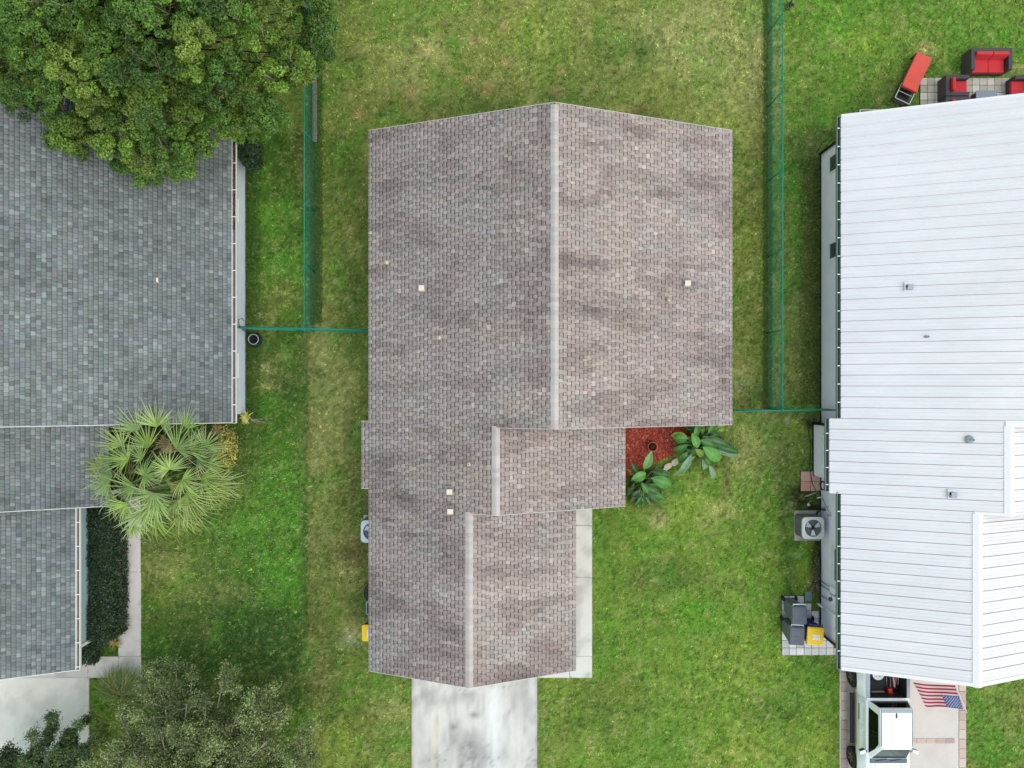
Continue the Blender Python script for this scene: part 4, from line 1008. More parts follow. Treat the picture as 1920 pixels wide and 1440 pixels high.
leaf_cards('foliage', pts, .025, .05, [(44,66,42),(34,54,36),(56,80,46),(28,46,34),(66,92,52)], M['leaf'], hd, flat=.45)
mb = MB()
for k in range(46):
    x = rnd.uniform(-15.95, -15.2); y = rnd.uniform(-9.6, -4.7)
    mb.tube([(x, y, -.02), (x + rnd.uniform(-.1, .1), y + rnd.uniform(-.1, .1), .6), (x + rnd.uniform(-.15, .2), y + rnd.uniform(-.2, .2), 1.15)], [.018, .012, .006], 4)
for k in range(40):
    y = rnd.uniform(-8.2, -4.7); x = rnd.uniform(-15.35, -15.12)
    mb.tube([(x, y, .9), (x + rnd.uniform(0, .1), y + rnd.uniform(-.2, .2), 1.1), (x + rnd.uniform(.0, .16), y + rnd.uniform(-.3, .3), .8)], [.006, .005, .003], 3)
mb.build('stems', M['twig'], hd)

# ---------------------------------------------------------------- fan palm
palm = thing('fan_palm', 'bushy grey green fan palm beside the grey roofed porch', 'palm', P(308, 905, 0))
pt = P(308, 905, 0)
mb = MB(); pr = []
for i in range(17): pr.append((.17 + (.025 if i % 2 else 0), -.1 + i * .17))
mb.lathe(pr + [(.12, 2.75), (0, 2.95)], pt, 12, smooth=False); mb.build('trunk', M['bark'], palm)
crown_c = Vector((pt.x, pt.y, 2.75))
PALM_COLS = [lin(*c) for c in [(122,152,70),(104,134,62),(140,166,76),(112,140,72),(132,158,66)]]
PALM_YEL = [lin(*c) for c in [(130,152,74),(146,162,76),(120,146,76)]]
def frond(hub, dirv, nseg, spread_, length, droop, cols, tipcol, tilt, seed):
    """fan leaf: petiole from the crown to hub, segments radiating round dirv"""
    r = np.random.default_rng(seed); hub = Vector(hub); dirv = Vector(dirv).normalized()
    side = dirv.cross(Vector((0, 0, 1))); side = side.normalized() if side.length > .05 else Vector((1, 0, 0))
    side = (Matrix.Rotation(r.normal(0, .55), 3, dirv) @ side).normalized(); nz = side.cross(dirv).normalized()
    V, Fq, Cc = [], [], []
    def quad(ring, col):
        V.extend(ring); Cc.extend(col)
    st = crown_c + Vector((r.uniform(-.1, .1), r.uniform(-.1, .1), r.uniform(-.15, .25)))
    base = np.array(cols[r.integers(len(cols))]) * r.uniform(.85, 1.15)
    # petiole
    pmid = st.lerp(hub, .55) + Vector((0, 0, .18))
    for a, b in ((st, pmid), (pmid, hub)):
        d_ = (b - a).normalized(); s_ = d_.cross(Vector((0, 0, 1))).normalized() * .014
        i0 = len(V); V.extend([a - s_, a + s_, b + s_, b - s_]); Cc.extend([base * .9] * 4); Fq.append((i0, i0 + 1, i0 + 2, i0 + 3))
        i0 = len(V); u_ = Vector((0, 0, .016)); V.extend([a - u_, a + u_, b + u_, b - u_]); Cc.extend([base * .9] * 4); Fq.append((i0, i0 + 1, i0 + 2, i0 + 3))
    for k in range(nseg):
        t = (k + .5) / nseg * 2 - 1; ang = t * spread_ + r.normal(0, .03)
        d0 = (dirv * math.cos(ang) + side * math.sin(ang)).normalized()
        ln = length * (1 - .22 * abs(t) ** 1.5) * r.uniform(.68, 1.18); wd = .0155 * r.uniform(.7, 1.3)
        g = base * r.uniform(.5, 1.6); fold = nz * (.012 if k % 2 else -.012)
        fr = [0, .35, .7, 1.0]; dz = droop * r.uniform(.4, 1.8); curl = r.normal(0, .18); ps = []
        for f_ in fr:
            p = hub + d0 * (ln * f_) + Vector((0, 0, tilt * f_ * ln)) - Vector((0, 0, dz * max(f_ - .3, 0) ** 2 * ln * 1.6)) + side * (curl * f_ * f_ * ln * .5) + fold * f_
            ps.append(p)
        wf = [.6, 1.0, .5, .03]; sv = d0.cross(nz).normalized()
        for j in range(3):
            i0 = len(V); V.extend([ps[j] - sv * wd * wf[j], ps[j] + sv * wd * wf[j], ps[j + 1] + sv * wd * wf[j + 1], ps[j + 1] - sv * wd * wf[j + 1]])
            c0 = g * (1 - fr[j] ** 2) + np.array(tipcol) * fr[j] ** 2; c1 = g * (1 - fr[j + 1] ** 2) + np.array(tipcol) * fr[j + 1] ** 2
            Cc.extend([c0, c0, c1, c1]); Fq.append((i0, i0 + 1, i0 + 2, i0 + 3))
    # the webbed centre of the fan
    i0 = len(V); V.append(hub); Cc.append(base)
    m = 14
    for k in range(m + 1):
        ang = ((k / m) * 2 - 1) * spread_; d0 = dirv * math.cos(ang) + side * math.sin(ang)
        V.append(hub + d0 * length * .16 + Vector((0, 0, tilt * .16 * length)) + nz * (.016 if k % 2 else -.016)); Cc.append(base * 1.02)
    for k in range(m): Fq.append((i0, i0, i0 + 1 + k, i0 + 2 + k))
    tri = [(a, c, d) for (a, b, c, d) in Fq if a == b]; qd = [f for f in Fq if f[0] != f[1]]
    allf = np.array([(a, b, c) for (a, b, c, d) in qd] + [(a, c, d) for (a, b, c, d) in qd] + tri)
    return np_mesh('frond', np.array([tuple(v) for v in V]), allf, M['frond'], palm, np.array(Cc))
TIPG = lin(200,214,146); TIPY = lin(184,182,84)
FR = [ # hub px, tip direction px, z, spread, length, droop, yellow?
 (250,862,-90,-30,3.45,1.9,.86,.35,0),(286,838,-34,-85,3.65,1.7,.95,.3,0),(316,812,14,-70,3.7,1.15,.62,.2,0),(335,842,62,-50,3.6,1.7,1.0,.3,0),
 (372,862,80,-14,3.4,1.9,.85,.4,0),(322,880,-10,-20,3.75,2.7,.62,.35,0),(278,892,20,-12,3.85,3.0,.66,.35,0),(222,892,-90,6,3.35,1.7,.85,.45,0),
 (216,908,-80,26,3.2,1.9,.75,.55,0),(262,912,-70,40,3.5,2.0,.85,.55,0),(250,945,-50,60,3.2,1.9,.95,.6,0),(268,965,-24,70,3.1,1.7,.8,.6,0),
 (302,940,6,90,3.3,1.9,.95,.6,0),(330,945,50,70,3.3,2.0,1.0,.6,1),(352,925,80,46,3.3,1.9,.9,.55,0),(380,895,90,12,3.2,1.7,.9,.5,0),
 (300,975,-4,90,2.9,1.7,.75,.7,1),(345,965,40,80,2.9,1.8,.8,.7,1),(318,900,30,50,3.7,2.4,.75,.4,0),(240,835,-60,-60,3.3,1.6,.75,.4,0),
 (390,915,80,40,2.9,1.6,.85,.7,1),(228,930,-70,50,3.0,1.7,.8,.65,0),(345,900,60,20,3.55,2.2,.7,.4,0),(295,925,-20,40,3.6,2.2,.8,.45,0),(392,870,90,10,3.0,1.5,.8,.5,1),
 (275,860,-40,-50,3.6,1.9,.75,.35,0),(360,845,70,-40,3.35,1.6,.8,.4,0),(300,800,-10,-60,3.85,1.5,.8,.2,0),(352,803,24,-60,3.8,1.4,.75,.2,0),(268,806,-40,-50,3.8,1.5,.8,.25,0),(385,838,60,-50,3.4,1.6,.8,.35,0),(410,905,80,20,2.8,1.6,.8,.6,0),(230,860,-80,-10,3.4,1.6,.8,.4,0),(285,955,-10,80,3.0,1.8,.85,.6,0),(360,950,60,60,3.0,1.7,.85,.6,0),(330,985,20,80,2.7,1.6,.6,.8,1),(262,985,-20,70,2.8,1.5,.6,.8,0),(205,875,-80,-20,3.1,1.5,.7,.55,1)]
for i, (X, Y, dx, dy, z, sp, ln, dr, ye) in enumerate(FR):
    X = 300 + (X - 306) * 1.06; hub = P(X, Y, z); d = Vector((dx, -dy, 0)).normalized()
    tl = (.32 if Y < 850 else .2) if sp < 2.3 else .1
    frond(hub, d, int(14 * sp) + 5, sp * .80, ln * 1.24, dr * .85 * (.45 if Y < 850 else 1), PALM_YEL if ye and i % 2 else PALM_COLS, TIPY if ye else TIPG, tl, 50 + i)
DEAD = [lin(*c) for c in [(150,122,84),(128,100,70),(166,140,98)]]
for i, (X, Y, dx, dy, z) in enumerate([(312,850,10,-60,2.2),(365,880,60,10,2.0),(280,930,-40,40,2.0),(340,950,40,50,1.9),(250,880,-60,0,2.1),(322,905,30,40,2.3)]):
    frond(P(X, Y, z), Vector((dx, -dy, 0)), 20, 1.3, .75, 1.2, DEAD, lin(170,150,110), -.2, 150 + i)
mb = MB()
for k in range(90):     # dry flower stalks in the heart of the palm
    a = P(306, 832, 3.0); e = a + Vector((rnd.gauss(0, .16), rnd.gauss(0, .16), rnd.uniform(-.1, .2))); mb.tube([a + Vector((rnd.gauss(0, .05), rnd.gauss(0, .05), -.3)), e], [.007, .004], 3, smooth=False)
mb.build('dry_flower_stalk', M['wood'], palm, recalc=False)

# ---------------------------------------------------------------- rosettes, croton, ornamental grass
def rosette(name, label, c, n, ln, wd, pal, cat='plant', rise=.6, group=None, seed=1, tipc=None, droop=.5):
    t = thing(name, label, cat, (c[0], c[1], 0), group=group); r = np.random.default_rng(seed); c = Vector(c); V, Q, Cc = [], [], []
    pl = [np.array(lin(*q)) for q in pal]
    for k in range(n):
        a = r.uniform(0, 2 * math.pi); rs = r.uniform(rise * .3, rise * 1.3); d = Vector((math.cos(a), math.sin(a), rs)); L_ = ln * r.uniform(.65, 1.15); sd_ = Vector((-math.sin(a), math.cos(a), 0))
        col = pl[r.integers(len(pl))] * r.uniform(.8, 1.2); prev = None
        for f_, wf in ((0, .5), (.35, 1), (.7, .75), (1, .05)):
            p = c + d * L_ * f_ / math.hypot(1, rs) - Vector((0, 0, droop * L_ * f_ * f_)); i0 = len(V)
            V.extend([p - sd_ * wd * wf, p + sd_ * wd * wf]); cc_ = col if tipc is None else col * (1 - f_) + np.array(lin(*tipc)) * f_; Cc.extend([cc_, cc_])
            if prev is not None: Q.append((prev, prev + 1, i0 + 1, i0))
            prev = i0
    V = np.array([tuple(v) for v in V]); V[:, 2] = np.maximum(V[:, 2], .015)
    np_mesh('leaves', V, np.array(Q), M['bigleaf'], t, np.array(Cc)); return t
b = rosette('bromeliad', 'pale yellow spiky bromeliad with dry stalks at the white gutter corner', P(461, 783, .55), 34, .30, .02, [(196,180,90),(214,200,120),(168,160,80)], seed=2)
MB().tube([P(461, 783, -.05), P(461, 783, .55)], .03, 6).build('stem', M['bark'], b)
mb = MB()
for k in range(14):
    a = P(470, 786, .25); e = P(475 + rnd.uniform(-5, 38), 788 + rnd.uniform(-3, 10), .06); mb.tube([a, a.lerp(e, .5) + Vector((0, 0, .05)), e], [.008, .006, .003], 3, smooth=False)
mb.build('dry_stalk', M['twig'], b, recalc=False)
rosette('bromeliad', 'rusty orange bromeliad under the roof edge near the palm', P(407, 805, .5), 40, .30, .022, [(170,120,60),(150,100,50),(190,150,80),(120,110,60)], seed=3)
shrub('croton', 'yellow leaved croton bush beside the fan palm', (P(424, 836, .6).x, P(424, 836, .6).y, .42), (.36, .72, .42), 1500, .03, .055, [(200,188,80),(180,172,70),(214,204,110),(120,124,56)], cat='plant', mat_='bigleaf', seed=6)
rosette('bromeliad', 'yellow green spiky plant at the walkway corner by the hedge', P(214, 1205, .2), 36, .34, .016, [(150,140,64),(170,150,72),(120,124,60),(170,120,90)], seed=7)
og = thing('ornamental_grass', 'tall arching ornamental grass clump at the walkway bend', 'plant', P(240, 1292, 0)); V, Q, Cc = [], [], []
c0 = P(238, 1296, 0); r = np.random.default_rng(4)
for k in range(1500):
    a = r.normal(math.pi * .42, .8); L_ = r.uniform(.6, 1.45); d = Vector((math.cos(a), math.sin(a), 0)); sd_ = Vector((-math.sin(a), math.cos(a), 0)) * .010
    b_ = c0 + Vector((r.normal(0, .14), r.normal(0, .14), 0)); col = np.array(lin(*[(104,130,72),(120,144,82),(86,114,68),(150,158,94),(176,166,104)][r.integers(5)])) * r.uniform(.8, 1.2); prev = None
    for f_, wf in ((0, 1), (.3, 1), (.6, .8), (.85, .5), (1, .1)):
        p = b_ + d * L_ * (f_ ** 1.4) * .85 + Vector((0, 0, L_ * (1.25 * f_ - .85 * f_ * f_))); i0 = len(V); V.extend([p - sd_ * wf, p + sd_ * wf]); Cc.extend([col, col])
        if prev is not None: Q.append((prev, prev + 1, i0 + 1, i0))
        prev = i0
np_mesh('blades', np.array([tuple(v) for v in V]), np.array(Q), M['grass'], og, np.array(Cc))

# weeds along the tree side fence and at the wall bases
def weeds(name, label, n, xr, yr, h, pal, seed, taper=False):
    X = xr[0] + (xr[1] - xr[0]) * (NR.random(n) ** 1.8 if taper else NR.random(n)); Y = NR.uniform(*yr, n); th = NR.uniform(0, 6.283, n); hh = NR.uniform(.4, 1, n) * h; wd = NR.uniform(.006, .012, n); le = NR.uniform(.3, 1.2, n)
    V = np.empty((n * 3, 3)); V[0::3] = np.stack([X - np.sin(th) * wd, Y + np.cos(th) * wd, np.full(n, -.02)], 1); V[1::3] = np.stack([X + np.sin(th) * wd, Y - np.cos(th) * wd, np.full(n, -.02)], 1); V[2::3] = np.stack([X + np.cos(th) * hh * le, Y + np.sin(th) * hh * le, hh], 1)
    pl = np.array([lin(*c) for c in pal]); c = np.repeat(pl[NR.integers(len(pl), size=n)] * NR.uniform(.7, 1.3, n)[:, None], 3, 0)
    tag(np_mesh(name, V, np.arange(n * 3).reshape(-1, 3), M['grass'], col=c), label, kind='stuff')
weeds('tall_grass', 'unmown tall grass along the foot of the fence under the tree', 9000, (-8.05, -7.55), (2.4, 14), .2, [(100,134,66),(84,118,58),(116,146,78)], 1)
weeds('tall_grass', 'taller grass along the pale blue wall', 7000, (-10.58, -10.0), (-1.3, 9), .12, [(92,124,58),(78,108,50),(112,140,66)], 2, True)
weeds('tall_grass', 'long grass under the fence next to the white metal roof', 12000, (10.0, 10.35), (-1, 16), .13, [(108,138,66),(126,140,74),(92,122,58)], 3)
weeds('ground_cover', 'low weeds along the foot of the grey wall', 7000, (12.24, 11.45), (-.8, 9), .12, [(104,122,58),(136,130,78),(80,104,50),(160,156,80)], 4, True)
tag(MB().box2((-7.92, 9.6, -.02), (-7.74, 12.3, .09)).build('plank', M['greywood'], bevel=.01), 'weathered grey plank lying along the fence under the tree', 'plank')
# ---------------------------------------------------------------- mulch bed and big leaved plants
bed_pts = [(3.55,-4.35),(4.5,-3.75),(5.1,-3.35),(6.0,-2.98),(6.7,-2.7),(7.6,-2.1),(7.6,-1.15),(3.55,-1.15)]
bed = MB().prism(bed_pts, -.05, .03).build('mulch_bed', M['mulch']); tag(bed, 'red mulch planting bed in the notch of the brown roofed house', kind='structure')
n = 9000; X = NR.uniform(3.6, 7.5, n); Y = NR.uniform(-4.3, -1.2, n); ok = in_poly(X, Y, bed_pts); X, Y = X[ok], Y[ok]; n = len(X)
a = NR.uniform(0, 6.283, n); ln = NR.uniform(.02, .06, n); wd = NR.uniform(.005, .011, n); U = np.stack([np.cos(a) * ln, np.sin(a) * ln, NR.uniform(-.015, .015, n)], 1); W = np.stack([-np.sin(a) * wd, np.cos(a) * wd, NR.normal(0, .004, n)], 1)
Cn = np.stack([X, Y, NR.uniform(.035, .065, n)], 1); V = np.empty((n, 4, 3)); V[:, 0] = Cn - U - W; V[:, 1] = Cn + U - W; V[:, 2] = Cn + U + W; V[:, 3] = Cn - U + W
pl = np.array([lin(*c) for c in [(194,88,66),(168,68,52),(210,110,84),(142,56,44),(222,152,124)]]); c = pl[NR.choice(5, n, p=[.3,.3,.18,.17,.05])] * NR.uniform(.75, 1.25, n)[:, None]
tag(np_mesh('mulch_chips', V.reshape(-1, 3), np.arange(n * 4).reshape(-1, 4), M['chips'], col=np.repeat(c, 4, 0)), 'shredded red bark chips lying on the planting bed', kind='stuff')
for i, (X, Y, s, rz, lab) in enumerate([(1252.5, 874, 1.0, .5, 'rounded pale edging stone nearest the dark leafed plant'), (1265, 866.5, 1.05, .9, 'pale edging stone farther from the white roof edge, second in the row'), (1247, 880, .55, .2, 'small half buried edging stone under the big leaves')]):
    pts = [(math.cos(q) * .17 * s * (1 + .1 * math.sin(3 * q + i)), math.sin(q) * .13 * s * (1 + .12 * math.cos(2 * q + i))) for q in [k * math.pi / 5 for k in range(10)]]
    p = P(X, Y, .07); ca, sa = math.cos(rz), math.sin(rz)
    st = MB().prism([(x * ca - y * sa, x * sa + y * ca) for x, y in pts], -.07, .05).build('edging_stone', M['stone'], bevel=.018); st.location = (p.x, p.y, .07)
    tag(st, ['pale rounded edging stone at the mulch, between its two neighbours', 'largest pale edging stone, toward the taller leafy plant', 'smallest edging stone, half hidden beside the broad leaves'][i], 'stone', 'edging stones of the mulch bed')
def pot(name, label, X, Y, r, h, mname='terracotta', rim=None):
    p = P(X, Y, h); t = thing(name, label, 'pot', (p.x, p.y, .03))
    MB().lathe([(r * .68, .0), (r * .95, h - .07), (r * 1.06, h - .07), (r * 1.06, h - .03), (r * .9, h - .03), (r * .86, h - .12), (0, h - .13)], (p.x, p.y, .03), 24).build('pot_body', M[mname], t)
    MB().lathe([(r * .855, h - .119), (0, h - .10)], (p.x, p.y, .03), 16).build('soil', M['soil'], t); return t
pot('flower_pot', 'terracotta pot of dark soil standing in the red mulch', 1224, 838, .19, .3)
pot('flower_pot', 'dark rimmed round pot half hidden under the banana like leaves', 1299, 840, .25, .34, 'soil')

def big_leaf(t, base, tip, wpx, col, fold=.18, droop=.15, rib=(150,178,96)):
    """one broad leaf, from the end of its stalk (base) to its tip"""
    base, tip = Vector(base), Vector(tip); L = (tip - base).length; d = (tip - base).normalized(); wpx = wpx * rnd.uniform(.82, 1.08)
    sd_ = d.cross(Vector((0, 0, 1))); sd_ = sd_.normalized() if sd_.length > .05 else Vector((1, 0, 0)); nz = sd_.cross(d).normalized(); w_ = wpx
    prof = [(0, .10), (.12, .55), (.28, .88), (.45, 1), (.62, .93), (.78, .70), (.91, .36), (1, .02)]
    V, Fq, Cc = [], [], []; c = np.array(lin(*col)); rc = c * .72 + np.array(lin(*rib)) * .28
    for f_, wf in prof:
        p = base + d * L * f_ + nz * (math.sin(f_ * math.pi) * droop * L)
        hw = w_ * .5 * wf
        V += [p - sd_ * hw + nz * hw * fold * 2, p - sd_ * hw * .5 + nz * hw * fold * 1.25, p - sd_ * .012, p, p + sd_ * .012, p + sd_ * hw * .5 + nz * hw * fold * 1.25, p + sd_ * hw + nz * hw * fold * 2]
        sh = rnd.uniform(.93, 1.07)
        Cc += [c * .96 * sh, c * sh, rc, rc, rc, c * sh * 1.04, c * .97 * sh]
    for i in range(len(prof) - 1):
        for k in range(6): a = i * 7 + k; Fq.append((a, a + 1, a + 8, a + 7))
    return np_mesh('leaf', np.array([tuple(v) for v in V]), np.array(Fq), M['bigleaf'], t, np.array(Cc), smooth=True)
def leafy(name, label, c, leaves, stems=True):
    p = P(*c, 0); t = thing(name, label, 'plant', (p.x, p.y, 0)); mb = MB()
    for (bx, by, bz, tx, ty, tz, w_, col) in leaves:
        b = P(bx, by, bz); e = P(tx, ty, tz); big_leaf(t, b, e, w_, col)
        q = Vector((p.x + rnd.uniform(-.12, .12), p.y + rnd.uniform(-.12, .12), .02)); mb.tube([q, q.lerp(b, .55) + Vector((0, 0, .16)), b], [.022, .016, .011], 5)
    mb.build('stalks', M['stalk'], t); return t
def filler(c, n, rad, seed, cols, zr=(.25, .8), ln=(12, 26), away=None):
    r = random.Random(seed); L_ = []
    for k in range(n):
        a = r.uniform(0, 6.283); q = rad * r.uniform(.15, .85); bx, by = c[0] + q * math.cos(a), c[1] + q * math.sin(a); a += r.gauss(0, .5); l_ = r.uniform(*ln); z = r.uniform(*zr)
        L_.append((bx, by, z, bx + l_ * math.cos(a), by + l_ * math.sin(a), max(.06, z - r.uniform(.05, .4)), r.uniform(.12, .3), cols[r.randrange(len(cols))]))
    return L_
M['stalk'] = mat('green_stalks', lin(112, 140, 72), 0.5)
G1, G2, G3, G4, GY, GP = (78,138,54), (92,154,60), (52,96,48), (66,118,50), (142,168,70), (128,158,132)
leafy('bird_of_paradise_plant', 'bird of paradise plant with round glossy leaves beside the mulch and concrete path', (1200, 902), [
 (1208,880,.75,1222,845,1.0,.36,(110,160,92)),(1211,887,1.0,1184,899,1.05,.44,G2),(1221,896,1.05,1259,909,.85,.50,G1),(1222,884,.7,1256,892,.55,.42,G3),
 (1214,908,.8,1266,912,.6,.22,G4),(1200,908,.7,1240,926,.4,.26,G3),(1205,912,.6,1250,938,.2,.24,G4),(1204,915,.5,1238,945,.15,.2,G3),(1200,917,.5,1196,955,.12,.2,G4),(1197,915,.5,1180,946,.15,.18,G3),(1207,918,.55,1204,952,.12,.16,G4),
 (1198,895,.7,1176,880,.5,.2,GY),(1190,905,.5,1176,930,.2,.22,G3),(1203,905,.9,1216,925,.7,.28,G4),(1195,888,.6,1183,865,.7,.2,G3),(1198,915,.4,1222,950,.1,.14,G4)] + filler((1205,912), 22, 22, 5, [G3, (44,80,42), G4, (40,70,44)]))
fl = MB(); a = P(1183, 888, .8)
for k in range(6):
    e = a + Vector((rnd.uniform(-.1, .1), rnd.uniform(-.1, .08), rnd.uniform(.02, .14))); fl.tube([a, e], [.016, .004], 4)
flo = fl.build('flower', M['plastic_red'], [o for o in S.objects if o.name.startswith('bird_of_paradise_plant')][0])
leafy('banana_plant', 'large leaved banana like plant at the corner of the brown roof', (1305, 836), [
 (1288,818,1.1,1258,816,.9,.30,GY),(1290,822,1.2,1262,822,1.0,.34,G1),(1298,812,1.3,1308,840,1.15,.36,G2),(1302,818,1.3,1310,794,1.1,.3,G1),(1318,838,1.35,1350,864,1.1,.44,G2),
 (1312,825,1.2,1345,838,1.0,.36,G4),(1318,818,1.2,1372,838,.75,.34,G3),(1325,830,1.0,1386,848,.5,.3,G3),(1330,842,.8,1384,855,.4,.24,GP),(1290,834,.9,1262,846,.5,.34,G4),
 (1294,846,.8,1272,866,.4,.34,G4),(1297,852,.8,1272,888,.3,.28,GP),(1304,856,.7,1276,868,.6,.16,GY),(1317,862,.8,1322,880,.4,.24,GP),(1330,872,.6,1338,898,.2,.24,GP),(1322,858,.9,1330,872,.6,.26,G4),
 (1312,800,1.2,1320,792,1.0,.22,G2),(1328,812,1.0,1340,790,.7,.24,G1),(1340,806,.7,1366,786,.5,.16,GY),(1330,820,.9,1348,812,.7,.28,G3),(1304,842,1.1,1318,855,.9,.3,GY),(1306,830,1.0,1296,856,.6,.3,G3),(1332,855,.7,1354,858,.4,.2,GY),(1350,800,.6,1372,783,.5,.14,G2),(1280,826,.8,1264,834,.5,.22,G3),(1326,845,.9,1352,850,.6,.24,GY)] + filler((1312,830), 34, 30, 6, [G3, (44,84,42), G4, (40,72,44), G1, (150,172,84)], zr=(.3, 1.0)) + filler((1330,815), 16, 24, 8, [G3, (44,84,42), G1, (130,160,70)], zr=(.3, .9)))

# ---------------------------------------------------------------- air conditioners
def fan_unit(name, label, cx, cy, z0, w_, h, case, side_m, rot=0, group='outdoor air conditioner units'):
    t = thing(name, label, 'air conditioner', (cx, cy, z0), group=group)
    m = MB(); r_ = .06; c = (cx, cy)
    def rr(hw, r_): return [(c[0] + sx * (hw - r_) + r_ * math.cos(q), c[1] + sy * (hw - r_) + r_ * math.sin(q)) for sx, sy, q0 in ((1, 1, 0), (-1, 1, 1), (-1, -1, 2), (1, -1, 3)) for q in [math.pi / 2 * (q0 + k / 4) for k in range(5)]]
    o_ = rr(w_ / 2, .09)
    m.prism(rr(w_ / 2 - .015, .08), z0, z0 + h - .08); m.build('cabinet', M[side_m], t)
    q = MB()
    for k in range(9): q.prism(rr(w_ / 2 - .004, .085), z0 + .06 + k * (h - .2) / 9, z0 + .075 + k * (h - .2) / 9)
    q.build('louvres', M[side_m], t)
    # lid with a round opening
    n = 40; R_ = w_ * .395; top = z0 + h; o_ = []; ring = []
    for k in range(n):
        a = 2 * math.pi * (k + .5) / n; ca, sa = math.cos(a), math.sin(a); rr_ = (w_ / 2) / (abs(ca) ** 7 + abs(sa) ** 7) ** (1 / 7)
        o_.append((cx + rr_ * ca, cy + rr_ * sa)); ring.append((cx + R_ * ca, cy + R_ * sa))
    m = MB(); vs = [(x, y, top) for x, y in o_] + [(x, y, top + .012) for x, y in ring] + [(x, y, top - .09) for x, y in o_] + [(x, y, top - .16) for x, y in ring]
    fs = []
    for i in range(n):
        j = (i + 1) % n; fs += [(i, j, n + j, n + i), (2 * n + i, 2 * n + j, j, i), (n + i, n + j, 3 * n + j, 3 * n + i)]
    m.poly(vs, fs); m.build('lid', M[case], t, bevel=0)
    MB().lathe([(0, top - .2), (R_, top - .2)], (cx, cy, 0), 24).build('shaft', M['dark_hole'], t)
    hub = MB().lathe([(0, top - .02), (.075, top - .025), (.085, top - .1), (0, top - .1)], (cx, cy, 0), 16).build('hub', M['black'], t)
    for k in range(3):
        a0 = rot + k * 2 * math.pi / 3; v = []
        for (rr_, da, dz) in ((.08, -.42, .0), (R_ * .92, -.30, .0), (R_ * .92, .36, .05), (.08, .42, .03)):
            v.append((cx + rr_ * math.cos(a0 + da), cy + rr_ * math.sin(a0 + da), top - .035 + dz * .6))
        MB().poly(v + [(x, y, z - .006) for x, y, z in v], [(0, 1, 2, 3), (7, 6, 5, 4), (0, 4, 5, 1), (1, 5, 6, 2), (2, 6, 7, 3), (3, 7, 4, 0)]).build('fan_blade', M['fan_blade'], t)
    g = MB()
    for rr_ in (R_ * .3, R_ * .5, R_ * .7, R_ * .88): g.tube([(cx + rr_ * math.cos(2 * math.pi * k / 28), cy + rr_ * math.sin(2 * math.pi * k / 28), top + .008) for k in range(28)], .0025, 3, closed=True, smooth=False)
    for k in range(4): a = k * math.pi / 4 + .4; g.tube([(cx - R_ * math.cos(a), cy - R_ * math.sin(a), top + .005), (cx + R_ * math.cos(a), cy + R_ * math.sin(a), top + .005)], .0035, 3, smooth=False)
    g.build('grille', M['black'], t, recalc=False)
    return t
tag(MB().box2((11.22, -6.21, -.05), (12.24, -5.03, .07)).build('equipment_pad', M['pad'], bevel=.012), 'weathered concrete pad beneath the air conditioner at the grey wall', 'concrete pad')
fan_unit('air_conditioner', 'beige air conditioner with three pale fan blades on the concrete pad', 11.62, -5.56, .07, .84, .78, 'ac_white', 'ac_side', -1.6)
fan_unit('air_conditioner', 'pale air conditioner partly hidden under the brown roof edge', -5.40, -5.69, .03, .86, .82, 'ac_pale', 'ac_side', .5)
tag(MB().box2((-5.9, -6.2, -.05), (-4.78, -5.2, .03)).build('equipment_pad', M['pad'], bevel=.01), 'concrete pad below the air conditioner by the brown roof', 'concrete pad')
q = MB(); q.tube([(12.25, -4.92, .5), (12.15, -4.95, .25), (12.05, -5.1, .2), (12.0, -5.2, .3)], .03, 6); q.tube([(12.25, -4.86, .45), (12.1, -4.9, .15), (12.0, -5.15, .22)], .018, 6)
tag(q.build('refrigerant_pipe', M['black_hose']), 'black insulated pipes from the grey wall to the air conditioner', 'pipe')

